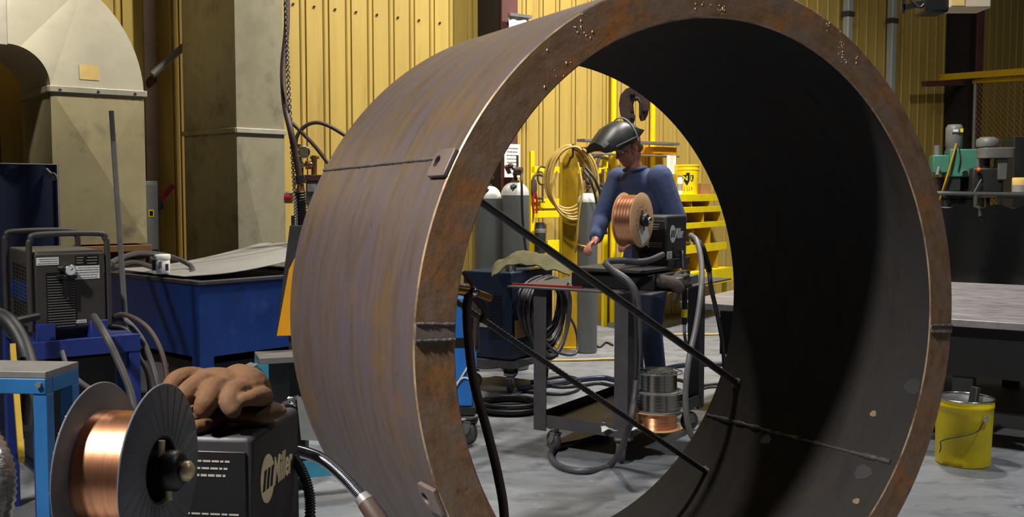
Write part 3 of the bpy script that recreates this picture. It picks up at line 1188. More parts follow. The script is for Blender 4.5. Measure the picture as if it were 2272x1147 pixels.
# cables of the plasma cutter
cab = [
    ('torch_lead', [(208, 702, 4.55), (232, 740, 4.42), (262, 800, 4.38), (290, 870, 4.34), (300, 930, 4.3)], .017, 'thick grey torch lead dropping from the front of the plasma cutter', M_RUBG),
    ('power_cable', [(236, 712, 4.75), (275, 698, 4.7), (325, 725, 4.65), (358, 780, 4.6), (372, 850, 4.55), (376, 930, 4.5)], .012, 'outermost brown cable arching from the right side of the plasma cutter', M_RUBB),
    ('power_cable', [(236, 718, 4.82), (270, 706, 4.8), (310, 745, 4.78), (335, 800, 4.75), (352, 870, 4.7), (352, 960, 4.7)], .014, 'inner grey cable arching beside the brown cable of the plasma cutter', M_RUBG),
    ('power_cable', [(240, 724, 4.9), (282, 735, 4.9), (308, 790, 4.9), (330, 840, 4.9), (338, 960, 4.9)], .013, 'lowest grey cable drooping from the plasma cutter to the floor', M_RUBG),
    ('air_hose', [(238, 592, 5.1), (262, 575, 5.3), (310, 562, 5.8), (370, 567, 6.3), (418, 586, 6.45), (426, 604, 6.3), (400, 612, 6.22), (352, 598, 6.42), (300, 583, 6.0), (250, 596, 5.4)], .016, 'dark hose looping over the blue tank behind the white jar', M_CABLE),
    ('black_hose', [(82, 702, 4.4), (45, 710, 4.3), (5, 722, 4.2), (-40, 735, 4.1)], .018, 'shiny black hose running left from the foot of the plasma cutter', M_BLACK),
    ('thin_cable', [(138, 780, 4.35), (150, 815, 4.3), (175, 845, 4.25), (215, 870, 4.2), (262, 888, 4.15)], .011, 'grey cable hanging slack under the blue stand', M_RUBG),
]
for nm, pts, r, lab, m in cab:
    solo(nm, MB().hose([AT(*q) for q in pts], r), m, lab, 'cable' if 'hose' not in nm else 'hose')
b = MB().hose([AT(-30, 690, 4.2), AT(20, 715, 4.15), AT(55, 775, 4.1), AT(70, 850, 4.0), AT(60, 950, 3.9)], .034, seg=14)
solo('fume_hose', b, M_RUB, 'fat grey fume hose bending down left of the blue stand', 'hose')
b = MB().bar(AT(28, 770, 4.0), AT(48, 1020, 3.7), .02, .05)
solo('yellow_bar', b, M_YELD, 'yellow steel bar standing behind the light blue frame', 'bar')

# ------------------------------------------------------------------ light blue frame, far left front
q = AT(66, 832, 3.2)
lt = thing('light_blue_bench', 'light blue steel bench corner at the lower left edge', 'bench', (q.x + .05, q.y, 0), math.radians(-6))
zt = q.z
MB().bx(-.75, .0, 0, .2, zt - .012, zt + .01).build('bench_top', M_GREY, lt, bevel=.002)
MB().bx(-.75, -.0, -.004, .04, zt - .062, zt - .012).build('top_rail', M_SKY, lt, bevel=.003)
MB().bx(-.04, .0, .04, .2, zt - .062, zt - .012).build('side_rail', M_SKY, lt, bevel=.003)
for (x, y) in ((-.045, 0), (-.045, .155), (-.75, 0), (-.75, .155)):
    MB().bx(x, x + .045, y, y + .045, 0, zt - .062).build('leg', M_SKY, lt, bevel=.003)
MB().bx(-.75, 0, 0, .04, .42, .46).build('lower_rail', M_SKY, lt, bevel=.003)
MB().cyl((-.018, -.004, zt - .03), (-.018, -.016, zt - .03), .010, seg=6).build('bolt', M_GREY, lt)

# ------------------------------------------------------------------ blue tank
p = AT(441, 628, 5.8)
TZ = p.z
tk = thing('blue_tank', 'big scuffed royal blue steel tank on legs with a grey sheet on top', 'tank', (p.x, p.y, 0), math.radians(48))
zb = AT(441, 795, 5.8).z
TW, TD = 1.02, 1.15
b = MB()
for (x0, x1, y0, y1) in ((0, TW, 0, .012), (0, TW, TD - .012, TD), (0, .012, .012, TD - .012), (TW - .012, TW, .012, TD - .012)):
    b.bx(x0, x1, y0, y1, zb, TZ)
b.bx(.012, TW - .012, .012, TD - .012, zb, zb + .01)
b.build('tank_wall', M_BLUE, tk)
b = MB()
for (x0, x1, y0, y1) in ((-.012, TW + .012, -.012, .05), (-.012, TW + .012, TD - .05, TD + .012), (-.012, .05, .05, TD - .05), (TW - .05, TW + .012, .05, TD - .05)):
    b.bx(x0, x1, y0, y1, TZ - .012, TZ + .008)
b.build('tank_rim', M_STEEL, tk, bevel=.002)
b = MB()
for i in range(8):
    b.bx(.05, TW - .05, .08 + i * .12, .12 + i * .12, TZ - .022, TZ - .012)
b.build('slat_grate', M_STEEL, tk)
for (x, y) in ((0, 0), (TW - .09, 0), (0, TD - .09), (TW - .09, TD - .09)):
    MB().bx(x, x + .09, y, y + .09, 0, zb).build('leg', M_BLUE, tk, bevel=.003)

s0 = [AT(268, 624, 6.45), AT(440, 623, 5.88), AT(636, 574, 6.75), AT(400, 590, 7.4)]


def shf(u, v):
    a = s0[0].lerp(s0[1], min(1, u * 2)) if u < .5 else s0[1].lerp(s0[2], u * 2 - 1)
    return a


c_a, c_b = AT(415, 622, 5.98), AT(636, 600, 6.9)
lat = V((-.74, .67, 0))
z0 = TZ + .012


def sheet_fn(u, v):
    q = V((c_a.x, c_a.y, z0)) + V((.669, .743, 0)) * (u * 1.10 - .02) + lat * (v * .86)
    lift = max(0, u - .18)
    q.z += .012 + .165 * lift ** 1.6 + .02 * math.sin(v * 3) * u
    return q


solo('sheet_metal', MB().sheet(sheet_fn, 24, 8, .004), M_SHEET, 'bent grey sheet of steel lying on top of the blue tank', 'metal sheet')
q = AT(358, 624, 6.1)
jr = thing('white_jar', 'white plastic jar with dark label standing on the grey sheet', 'jar', (q.x, q.y, z0 + .018))
MB().lathe([(.048, 0), (.052, .006), (.052, .088), (.048, .092)], seg=28).build('jar_body', M_WHITEP, jr)
MB().lathe([(.055, .088), (.056, .092), (.056, .112), (.052, .116), (0, .116)], seg=28).build('jar_lid', M_WHITEP, jr)
for (a0, a1, z0_, z1_, m) in ((-2.9, -1.85, .022, .085, M_NAVP), (-1.5, -1.15, .035, .075, M_GREY), (-.75, -.3, .02, .06, M_NAVP)):
    vs, fs = [], []
    for i in range(7):
        a = a0 + (a1 - a0) * i / 6
        vs += [(.0525 * math.cos(a), .0525 * math.sin(a), z0_), (.0525 * math.cos(a), .0525 * math.sin(a), z1_)]
    MB().add(vs, [(2 * i, 2 * i + 2, 2 * i + 3, 2 * i + 1) for i in range(6)]).build('jar_label', m, jr)

sb = thing('under_tank_filler', 'dark open box added under the blue tank to deepen the shade there', 'filler', (p.x, p.y, 0), math.radians(48))  # added dark body, stands in for the shade beneath the tank
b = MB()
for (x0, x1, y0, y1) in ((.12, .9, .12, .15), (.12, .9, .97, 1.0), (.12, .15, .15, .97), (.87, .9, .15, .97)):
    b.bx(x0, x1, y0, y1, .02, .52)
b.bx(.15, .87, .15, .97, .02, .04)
b.build('filler_wall', M_MDARK, sb)
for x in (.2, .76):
    MB().bx(x, x + .06, .12, 1.0, 0, .02).build('filler_skid', M_BLACK, sb)
# things on the floor under and in front of the tank
q = G(335, 870)
b = MB().hexa([AT(292, 865, 5.2), AT(362, 868, 5.15), AT(366, 872, 5.3), AT(296, 870, 5.35), AT(290, 796, 5.3), AT(372, 806, 5.25), AT(374, 808, 5.3), AT(292, 800, 5.35)])
solo('steel_offcut', b, M_GREY, 'grey steel offcut propped up under the left end of the blue tank', 'offcut')
q = AT(575, 800, 4.9)
tb = thing('teal_bench', 'teal bench with a pale top edge, half hidden by the ring', 'bench', (q.x, q.y, 0), math.radians(20))
MB().bx(0, .9, 0, .22, q.z - .02, q.z + .012).build('bench_top', M_GREY, tb, bevel=.003)
for (x, y) in ((0, 0), (.855, 0), (0, .175), (.855, .175)):
    MB().bx(x, x + .045, y, y + .045, 0, q.z - .02).build('leg', M_TEAL, tb, bevel=.002)
MB().bx(.045, .86, .01, .035, .12, .2).build('stretcher', M_TEAL, tb)
b = MB().bar(AT(505, 842, 4.8), AT(566, 812, 4.9), .07, .035)
solo('flat_bar', b, M_GREY, 'end of a grey flat bar sticking out behind the leather gloves', 'bar', bevel=.003)
b = MB()
b.bar(AT(628, 896, 3.9), AT(662, 880, 3.95), .012, .012)
b.bar(AT(640, 882, 3.9), AT(656, 900, 3.92), .01, .01)
b.torus(AT(646, 889, 3.9), (0, 1, 0), .012, .004, 14, 6)
solo('chrome_clamp', b, M_CHROME, 'small chrome clamp beside the lower left of the ring', 'clamp')
b = MB().hexa([AT(668, 976, 3.9), AT(706, 978, 3.9), AT(706, 978, 3.95), AT(668, 976, 3.95), AT(658, 880, 3.9), AT(668, 880, 3.9), AT(668, 880, 3.95), AT(658, 880, 3.95)])
solo('grey_plate', b, M_MGREY, 'grey green sloping plate tucked against the ring, lower left', 'plate')
# dark guard with an orange yellow stripe behind the ring's left flank
gd = AT(640, 640, 5.3)
g = thing('machine_guard', 'tilted dark plate with orange yellow wedge peeping out left of the ring', 'guard', (gd.x, gd.y, 0))
R0 = V((gd.x, gd.y, 0))
b = MB().hexa([AT(612, 745, 5.2) - R0, AT(672, 745, 5.2) - R0, AT(672, 745, 5.24) - R0, AT(612, 745, 5.24) - R0, AT(643, 500, 5.2) - R0, AT(700, 500, 5.2) - R0, AT(700, 500, 5.24) - R0, AT(643, 500, 5.24) - R0])
b.build('guard_plate', M_BLACKD, g, bevel=.003)
b = MB().hexa([AT(614, 745, 5.16) - R0, AT(660, 744, 5.16) - R0, AT(660, 744, 5.199) - R0, AT(614, 745, 5.199) - R0, AT(641, 598, 5.16) - R0, AT(660, 560, 5.16) - R0, AT(660, 560, 5.199) - R0, AT(641, 598, 5.199) - R0])
b.build('yellow_wedge', M_YELO, g)
zq = AT(640, 745, 5.2).z
MB().bx(.02, .1, -.1, -.02, 0, zq + .02).build('guard_post', M_MDARK, g)

# ================================================================== FOREGROUND WIRE FEEDER
FZ = .768
fr = math.radians(-6.7)
F0 = V((-.531, 2.05, FZ))
fd = feeder('wire_feeder', 'black wire feeder box with cream oval badge in the foreground, gloves on top', F0, fr, M_CREAM, M_PRINT)
spindle(fd, -.288, .282, -.053, .125, M_KNOB)
MB().bx(-.30, .02, -.46, .33, -.03, .0).build('base_plate', M_BLACK, fd, bevel=.004)
# the pedestal carrying it, below the frame
pe = thing('feeder_pedestal', 'black pedestal under the foreground wire feeder', 'pedestal', (F0.x, F0.y, 0), fr)
MB().bx(-.14, -.08, .0, .06, .02, FZ - .03).build('post', M_BLACK, pe)
MB().bx(-.35, .12, -.3, .35, 0, .02).build('foot_plate', M_BLACK, pe)
FM = frame(F0, fr)
rotx = Matrix.Rotation(fr, 4, 'Z') @ Matrix.Rotation(PI / 2, 4, 'Y')
sp = spool('wire_spool', 'foreground copper wire spool with black plastic flanges on the wire feeder', FM @ V((-.053 - .12, -.288, .282)), rotx, .1525, .12, .102, .060, M_PLAST, M_COPPERZ, 'copper spools on wire feeders', ribs=28)

TOPZ = F0.z + .272
# leather gloves lying on the box
gl = thing('leather_glove', 'tan leather work glove, upper of the pair heaped on the foreground feeder, fingers curled forward', 'glove', (-.6, 2.12, TOPZ + .03))
g0 = V((-.6, 2.12, TOPZ + .03))
b = MB()


def chain(b, pts, rs, n=4):
    P = smooth_path(pts, n)
    m = len(P)
    R = []
    for i in range(m):
        t = i / (m - 1) * (len(rs) - 1)
        k = min(int(t), len(rs) - 2)
        R.append(rs[k] + (rs[k + 1] - rs[k]) * (t - k))
    b.tube(P, R, 12)
    b.ball(P[0], R[0], 12)
    b.ball(P[-1], R[-1], 12)


def GP(px, py, Y):
    return AT(px, py, Y) - g0


chain(b, [GP(470, 850, 2.2), GP(425, 838, 2.17), GP(392, 846, 2.13), GP(376, 868, 2.11)], [.026, .025, .023, .020])
chain(b, [GP(490, 862, 2.17), GP(448, 852, 2.12), GP(415, 874, 2.08), GP(397, 895, 2.07)], [.028, .025, .024, .021])
chain(b, [GP(505, 868, 2.15), GP(478, 862, 2.10), GP(460, 888, 2.06), GP(452, 905, 2.055)], [.027, .025, .024, .022])
chain(b, [GP(535, 868, 2.15), GP(516, 872, 2.10), GP(508, 892, 2.07), GP(516, 908, 2.06)], [.026, .023, .022, .019])
chain(b, [GP(585, 880, 2.16), GP(562, 882, 2.10), GP(538, 888, 2.075)], [.022, .018, .014])
b.ball(GP(478, 856, 2.17), (.072, .055, .040), 16)
b.ball(GP(540, 862, 2.19), (.058, .055, .050), 16)
b.build('glove_hand', M_LEATH, gl, remesh=.0035, smooth=4)
b = MB()
chain(b, [GP(500, 856, 2.24), GP(530, 850, 2.22), GP(560, 862, 2.2), GP(578, 888, 2.18)], [.034, .044, .042, .028])
b.ball(GP(575, 880, 2.19), (.024, .05, .036), 14)
b.build('glove_cuff', M_LEATH, gl, remesh=.0035, smooth=3)
g2 = thing('leather_glove', 'dirty tan leather glove lying flat underneath the curled one, its cuff end poking out left', 'glove', (-.62, 2.16, TOPZ))
g0 = V((-.62, 2.16, TOPZ))
b = MB()
b.ball((.05, .02, .026), (.085, .06, .024), 16)
b.ball((-.03, .03, .022), (.06, .05, .02), 16)
chain(b, [(-.04, .0, .02), (-.07, -.05, .018), (-.075, -.075, .016)], [.02, .017, .014])
chain(b, [(.0, -.02, .02), (-.02, -.07, .018), (-.03, -.085, .018)], [.02, .018, .015])
b.ball((-.105, .03, .03), (.03, .03, .02), 14)
b.build('glove_hand', M_LEATH, g2, remesh=.004, smooth=3)

# chrome whip and the black braid leaving the feeder's right side
P = smooth_path([AT(636, 998, 2.40), AT(672, 1003, 2.38), AT(716, 1020, 2.36), AT(760, 1056, 2.34), AT(802, 1102, 2.32)], 16)
wh = thing('gun_whip', 'ribbed chrome cable whip curving from the foreground feeder to a brown handle', 'cable', P[0])
o0 = P[0]
Q = []
for i in range(len(P) - 1):
    Q += [P[i].lerp(P[i + 1], .0), P[i].lerp(P[i + 1], .5)]
MB().tube([p - o0 for p in Q], [.0150 if i % 2 else .0118 for i in range(len(Q))], 14).build('chrome_spring', M_CHROME, wh, ang=80)
MB().tube([P[-1] - o0, AT(814, 1116, 2.31) - o0], [.018, .02], 16).build('ferrule', M_GREY, wh)
MB().tube([AT(812, 1114, 2.31) - o0, AT(835, 1147, 2.29) - o0, AT(900, 1260, 2.25) - o0], [.021, .023, .023], 14).build('handle', M_RUBB, wh)
MB().tube([AT(600, 996, 2.3) - o0, P[0] - o0, P[3] - o0], .017, 14).build('socket', M_RUBG, wh)
P = smooth_path([AT(652, 1015, 2.32), AT(672, 1050, 2.3), AT(686, 1095, 2.28), AT(688, 1150, 2.27), AT(684, 1260, 2.26), AT(660, 1400, 2.24)], 26)
solo('braided_cable', MB().tube(P, [.0125 if i % 3 else .0095 for i in range(len(P))], 10, ), M_BLACK, 'black braided cable hanging behind the foreground feeder', 'cable', ang=80)
P = smooth_path([AT(-120, 930, 2.0), AT(-60, 975, 1.98), AT(-22, 1050, 1.96), AT(-30, 1140, 1.94), AT(-90, 1240, 1.92)], 14)
solo('foil_duct', MB().tube(P, [.047 if i % 2 else .043 for i in range(len(P))], 20), M_ALU, 'crinkled silver foil hose at the lower left corner', 'hose', ang=80)

# ================================================================== SEEN THROUGH THE RING: THE CART
CE = math.atan2(-.535, .845)
N0 = V((.647, 5.65, 0))
ct = thing('welding_cart', 'dark steel angle iron cart on casters in the middle of the ring opening', 'cart', N0, CE)
zt = .985
MB().bx(-.76, .175, -.067, 1.15, zt - .01, zt).build('top_plate', M_STEEL, ct, bevel=.002)
for (x, y) in ((0, 0), (-.53, 0), (0, 1.2 - .14), (-.53, 1.2 - .14)):
    b = MB().bx(x - .085, x, y, y + .008, .13, zt - .01)
    if x == 0:
        b.bx(x - .008, x, y + .008, y + .085, .13, zt - .01)
    else:
        b.bx(x - .085, x - .077, y + .008, y + .085, .13, zt - .01)
    b.build('leg', M_STEEL, ct, bevel=.002)
b = MB()
b.bx(-.60, -.004, .01, 1.06, .165, .172)
b.build('lower_tray', M_STEEL, ct)
for (x0, x1, y0, y1) in ((-.61, -.0, .008, .016), (-.61, 0, 1.06, 1.068), (-.61, -.602, .016, 1.06), (-.008, -.0, .016, 1.06)):
    MB().bx(x0, x1, y0, y1, .15, .225).build('tray_rim', M_STEEL, ct, bevel=.002)
for (x, y, t) in ((-.05, .03, 2.2), (-.50, .06, 2.6), (-.05, .98, 1.0), (-.50, .98, .6)):
    caster(ct, x, y, .062, 0, t)
MB().bar((-.76, -.0, zt + .006), (-.3, .02, zt + .006), .012, .01).build('red_rod', M_RED, ct)
MB().hose([(-.42, .05, zt + .0), (-.40, .04, zt + .03), (-.37, .03, zt + .0)], .006).build('wire_hook', M_GREY, ct)
CM = frame(N0, CE)


def CP(x, y, z):
    return CM @ V((x, y, z))


# wire reels stacked on the tray
tz = .172
up = Matrix.Identity(4)
cpos = CP(-.02 - .14, .46, tz)
q = G(1456, 948, tz)
spool('wire_spool', 'copper wire reel on its pale flange, bottom of the stack on the cart tray', (q.x, q.y, tz), up, .150, .105, .118, .03, M_WOOD, M_COPPER if False else M_COPPERZ, 'wire reels on the cart tray')
spool('wire_spool', 'grey steel wire reel, middle of the stack on the cart tray', (q.x + .012, q.y, tz + .106), up, .150, .110, .125, .03, M_GREY, M_WIREG, 'wire reels on the cart tray')
spool('wire_spool', 'bright steel wire reel with open wire flange, top of the stack on the cart tray', (q.x + .005, q.y, tz + .217), up, .145, .115, .112, .03, M_GREY, M_WIREG, 'wire reels on the cart tray', wireflange=True)
q = G(1372, 958, tz)


def rag(u, v):
    return V((q.x - .1 + .24 * u, q.y - .06 + .12 * v, tz + .012 + .018 * math.sin(u * 9 + v * 4) ** 2 + .012 * math.sin(v * 8 - u * 3) ** 2))


solo('white_rag', MB().sheet(rag, 20, 12, .003), M_WHITE, 'crumpled white rag lying on the cart tray', 'rag')

# base boxes and feeder on the cart
B0 = V((.904, 5.95, 1.128))
bb = thing('turntable', 'flat black turntable base between the cart top and the second wire feeder', 'base', (B0.x, B0.y, zt), CE)
MB().bx(-.47, .06, -.30, .22, 0, .085).build('base_box', M_BLACK, bb, bevel=.006)
MB().bx(-.44, .02, -.34, .26, .097, .118).build('swivel_plate', M_BLACKD, bb, bevel=.004)
MB().cyl((-.2, 0, .08), (-.2, 0, .1), .12).build('swivel_ring', M_MDARK, bb)
MB().bx(.02, .16, -.22, .1, .02, .07).build('grey_side_box', M_MGREY, bb, bevel=.004)
MB().bx(-.26, .02, -.02, .3, .118, zt + .158 - zt).build('riser', M_MDARK, bb)
B0.z = zt + .142
f2 = feeder('wire_feeder', 'black wire feeder box with white oval badge standing on the cart in the ring', B0, CE, M_WHITE, M_PRINT)
spindle(f2, -.34, .255, .0, .115, M_CHROME)
l = MB().bx(0, .0015, .0, .075, .02, .062).build('spec_label', M_WHITE, f2)
b = bars_text(MB(), (.0018, .006, .026), (0, 1, 0), (0, 0, 1), .062, .03, 3, 9)
b.build('label_print', M_BLACK, l)
MB().bx(0, .003, .09, .115, .03, .085).build('switch_plate', M_MDARK, f2)
rot2 = Matrix.Rotation(CE, 4, 'Z') @ Matrix.Rotation(PI / 2, 4, 'Y')
FM2 = frame(B0, CE)
s2 = spool('wire_spool', 'copper wire spool with pale wooden flanges on the cart feeder', FM2 @ V((-.115, -.34, .255)), rot2, .1525, .115, .138, .03, M_WOOD, M_COPPERZ, 'copper spools on wire feeders')
MB().prism([(.03, -.06), (.128, -.06), (.128, .042), (.03, .042)], (0, 0, .1152), V((.9, .436, 0)), V((-.436, .9, 0)), .0012).build('paper_label', M_WHITE, s2)
b = MB()
for i in range(16):
    a = 2 * PI * i / 16
    if i % 4 != 3:
        b.box((.075 * math.cos(a), .075 * math.sin(a), .1155), (.012, .005, .001), Matrix.Rotation(a + PI / 2, 3, 'Z'))
b.build('ink_mark', M_BLACK, s2)

# work glove hanging over the cart's edge
g3 = thing('work_glove', 'dark leather gauntlet glove draped over the right edge of the cart top', 'glove', (0, 0, 0))
g0 = AT(1490, 630, 5.72)
g3.location = g0
b = MB()
b.ball(GP(1476, 622, 5.72), (.062, .05, .030), 16)
chain(b, [GP(1470, 622, 5.7), GP(1496, 630, 5.68), GP(1508, 640, 5.68)], [.034, .036, .03])
chain(b, [GP(1500, 624, 5.75), GP(1518, 614, 5.78), GP(1526, 612, 5.8)], [.022, .016, .013])
chain(b, [GP(1500, 632, 5.75), GP(1522, 630, 5.78), GP(1532, 632, 5.8)], [.022, .016, .013])
chain(b, [GP(1498, 640, 5.72), GP(1500, 655, 5.7), GP(1496, 666, 5.7)], [.028, .022, .016])
chain(b, [GP(1495, 622, 5.76), GP(1506, 606, 5.8), GP(1520, 603, 5.82)], [.02, .016, .013])
b.build('glove_hand', M_DLEATH, g3, remesh=.005, smooth=4)
b = MB()
chain(b, [GP(1448, 624, 5.74), GP(1476, 626, 5.7)], [.040, .042])
b.build('glove_cuff', M_BLACKD, g3, remesh=.006, smooth=2)

# cables of the cart
P2 = lambda L: [AT(*q) for q in L]
fc = P2([(1470, 565, 5.78), (1430, 580, 5.6), (1380, 578, 5.55), (1346, 582, 5.5), (1362, 600, 5.42), (1396, 625, 5.36), (1414, 660, 5.34), (1419, 720, 5.34), (1416, 800, 5.34), (1408, 880, 5.3), (1392, 960, 5.22)])
fc += [G(x, y, .019) for (x, y) in ((1356, 1030), (1300, 1045), (1246, 1036), (1222, 1012), (1236, 992), (1290, 980), (1350, 962))]
solo('feed_cable', MB().hose(fc, .018), M_CABLE,
     'black feed cable dropping down the near cart leg and looping on the floor', 'cable')
solo('feed_cable', MB().hose(P2([(1340, 585, 5.5), (1366, 612, 5.42), (1400, 640, 5.36), (1409, 690, 5.335), (1412, 760, 5.33), (1410, 840, 5.31)]), .011), M_RUB,
     'thinner black cable running beside the feed cable over the cart edge', 'cable')
solo('grey_hose', MB().hose(P2([(1532, 522, 6.0), (1546, 535, 5.9), (1556, 580, 5.8), (1556, 640, 5.7), (1545, 720, 5.65), (1528, 800, 5.6), (1521, 870, 5.6), (1524, 930, 5.6), (1538, 972, 5.6), (1570, 1000, 5.7)]), .0165, seg=10), M_GREY,
     'pale grey hose sagging from the cart feeder down past the wire reels', 'hose')
gun = thing('welding_gun', 'black welding gun with coil spring, hanging right of the cart feeder', 'welding gun', AT(1535, 530, 6.05))
g0 = AT(1535, 530, 6.05)
Q = smooth_path([GP(1538, 528, 6.05), GP(1556, 545, 6.0), GP(1566, 575, 5.98), GP(1574, 602, 5.97)], 12)
MB().tube(Q, [.021 if i % 2 else .017 for i in range(len(Q))], 10).build('coil_spring', M_BLACK, gun, ang=80)
MB().hose([GP(1574, 602, 5.97), GP(1578, 640, 5.96), GP(1592, 700, 6.3), GP(1604, 770, 6.4), GP(1608, 838, 6.5)], .014).build('gun_cable', M_RUB, gun)
g4 = thing('welding_gun', 'welding gun with yellow band and chrome neck hanging under the cart edge', 'welding gun', AT(1519, 640, 6.0))
g0 = AT(1519, 640, 6.0)
MB().tube([GP(1519, 640, 6.0), GP(1519, 690, 6.0), GP(1518, 720, 6.0)], [.016, .017, .015], 12).build('gun_handle', M_BLACK, g4)
MB().cyl(GP(1519, 686, 6.0), GP(1518, 704, 6.0), .0185).build('yellow_band', M_YEL, g4)
MB().hose([GP(1518, 718, 6.0), GP(1519, 745, 6.0), GP(1524, 768, 5.98)], .010).build('chrome_neck', M_CHROME, g4)
MB().hose([GP(1519, 640, 6.0), GP(1517, 615, 6.02), GP(1514, 560, 6.1), GP(1512, 575, 6.2)], .010).build('gun_lead', M_RUB, g4)

# ------------------------------------------------------------------ blue welder with cable coil and canvas
wz = thing('blue_welder', 'dark blue welding machine on casters behind the cart, coiled cable on its side', 'welder', (.0, 7.66, 0), CE)
MB().bx(-.45, -.004, .0, .62, .26, .93).build('welder_body', M_NAVP, wz, bevel=.01)
MB().bx(-.47, .03, -.03, .66, .20, .255).build('chassis', M_STEEL, wz, bevel=.004)
b = MB()
for i in range(16):
    b.box((-.15, -.003, .42 + i * .022), (.12, .008, .009))
b.build('louvre', M_BLACK, wz)
MB().bx(-.02, .0, .05, .28, .42, .56).build('side_label', M_CARD, wz, bevel=.001)
MB().bx(-.30, -.22, -.004, -.0, .50, .53).build('side_decal', M_PRINT, wz)
for (x, y, t) in ((-.05, .05, 1.9), (-.05, .58, 2.3), (-.40, .05, 1.0), (-.40, .58, .4)):
    caster(wz, x, y, .062, 0, t)
for y in (.2, .55):
    MB().cyl((-.0, y, .8), (.07, y, .84), .012).build('cable_peg', M_STEEL, wz)
for (x, y) in ((-.08, .05), (-.1, .18), (-.2, .1)):
    MB().cyl((x, y, .93), (x, y, .975), .022, .016).build('chrome_terminal', M_CHROME, wz)
WM = frame((.0, 7.66, 0), CE)
rnd = random.Random(3)
pts = []
for i in range(20):
    R = .32 - .02 * (i % 7) - .03 * rnd.random()
    dz = -.05 * rnd.random() - .012 * i
    dx = .03 + .0055 * i
    for k in range(20):
        t = 2 * PI * k / 20 + PI / 2
        sq = 1.12
        pts.append(WM @ V((dx + .004 * rnd.random(), .38 + R * sq * math.cos(t), .74 + R * math.sin(t) * (1.1 if math.sin(t) < 0 else .45) + dz * (.5 - .5 * math.sin(t)))))
solo('cable_coil', MB().tube(smooth_path(pts, 2), .0105, 6), M_CABLE, 'thick coil of dusty black cable hung on the side of the blue welder', 'cable')
pts = []
for i in range(7):
    R = .19 + .02 * rnd.random()
    for k in range(18):
        t = 2 * PI * k / 18
        pts.append(WM @ V((-.08 + .016 * i, .42 + R * 1.2 * math.cos(t), .945 + .012 + .028 * abs(math.sin(i * 1.3)) + .018 * (i % 3) + R * .25 * (math.sin(t) + 1) * .3)))
solo('cable_coil', MB().tube(smooth_path(pts, 2), .010, 6), M_CABLE, 'loose black cable loops heaped on top of the blue welder', 'cable')
solo('hanging_cable', MB().hose([WM @ V(q) for q in ((.10, .2, .5), (.13, .3, .36), (.14, .5, .26), (.16, .72, .24), (.12, .78, .42), (.07, .66, .62))], .011), M_CABLE, 'cable loop drooping off the lower side of the blue welder', 'cable')
# canvas jacket over the top
jc = AT(1180, 582, 7.35)


def jac(u, v):
    q = AT(1092 + 172 * u, 596, 7.16 + .46 * v)
    h = math.sin(PI * min(1, max(0, u))) ** .6
    n1 = mnoise.noise(V((u * 3.2, v * 2.6, 1.7)))
    n2 = mnoise.noise(V((u * 8, v * 7, 4.1)))
    top = h * (.085 + .05 * math.sin(PI * v)) + .040 * n1 + .020 * n2
    q.z = max(q.z + top - .012, .945 + .012 * (1 + n2))
    if v < .18:
        q.z -= (.18 - v) * .26
    return q


solo('canvas_jacket', MB().sheet(jac, 56, 30, .010), M_OLIVE, 'olive canvas jacket thrown over the blue welder', 'jacket')

# ------------------------------------------------------------------ bright blue machine hard behind the ring's left edge
bm0 = G(1046, 985)
bw = thing('blue_power_source', 'bright blue narrow machine on a caster seen just inside the ring, lower left', 'welder', (-.235, 6.1, 0), 0)
MB().bx(-.42, .0, 0, .6, .24, .90).build('case', M_BRIGHTB, bw, bevel=.01)
MB().bx(-.425, .004, -.004, .604, .60, .66).build('black_band', M_BLACK, bw, bevel=.002)
MB().bx(-.44, .012, -.012, .62, .19, .24).build('chassis', M_MDARK, bw, bevel=.003)
b = MB().hose([(-.12, -.012, .34), (-.06, -.014, .44), (-.01, -.012, .52)], .006).hose([(-.12, -.012, .36), (-.06, -.014, .42), (.006, -.012, .40)], .006)
b.build('white_lead', M_WHITEP, bw)
for (x, y, t) in ((-.02, .03, 2.4), (-.02, .52, 2.0), (-.38, .05, 1.0), (-.38, .5, .5)):
    caster(bw, x, y, .075, 0, t)
b = MB()
for pts in (((-.20, .10, .918), (-.10, .02, .955), (-.01, -.03, .93), (.015, -.035, .80), (.01, -.03, .62)),
            ((-.16, .22, .918), (-.05, .10, .965), (.02, .02, .93), (.03, -.01, .82), (.022, -.02, .70), (.03, .0, .58)),
            ((-.24, .16, .922), (-.14, .06, .99), (-.03, -.02, .95), (-.01, -.045, .84), (-.025, -.05, .72))):
    b.hose(pts, .017)
b.xf(frame((-.235, 6.1, 0), 0))
solo('lead_bundle', b, M_DLEATH, 'bundle of brown and black leads slung over the bright blue machine', 'cable')
# ------------------------------------------------------------------ gas cylinders
cylinder_bottle('gas_cylinder', 'white shouldered grey gas cylinder half behind the ring edge, left of the pair', AT(1082, 425, 8.9).x, 8.9, .120, 1.63, 'gas cylinders by the yellow wall')
ca = cylinder_bottle('gas_cylinder', 'white shouldered grey gas cylinder with brown regulator, right of the pair', AT(1143, 425, 8.8).x, 8.8, .121, 1.66, 'gas cylinders by the yellow wall')
b = MB().cyl((.0, -.03, 1.72), (.06, -.05, 1.72), .03).cyl((-.05, 0, 1.70), (-.08, -.03, 1.76), .018).cyl((.02, 0, 1.72), (.02, 0, 1.85), .010).ball((-.04, -.02, 1.76), .026, 12)
b.build('regulator', M_RUSTI, ca)
b = MB().hose([(.05, -.05, 1.70), (.055, -.13, 1.6), (.065, -.135, 1.3), (.10, -.14, 1.0), (.16, -.16, .82)], .010)
b.build('black_hose', M_RUB, ca)
cb = cylinder_bottle('gas_cylinder', 'slim grey gas cylinder standing alone right of the yellow pillar', AT(1304, 425, 9.7).x, 9.7, .096, 1.56, 'gas cylinders by the yellow wall', decal=False)

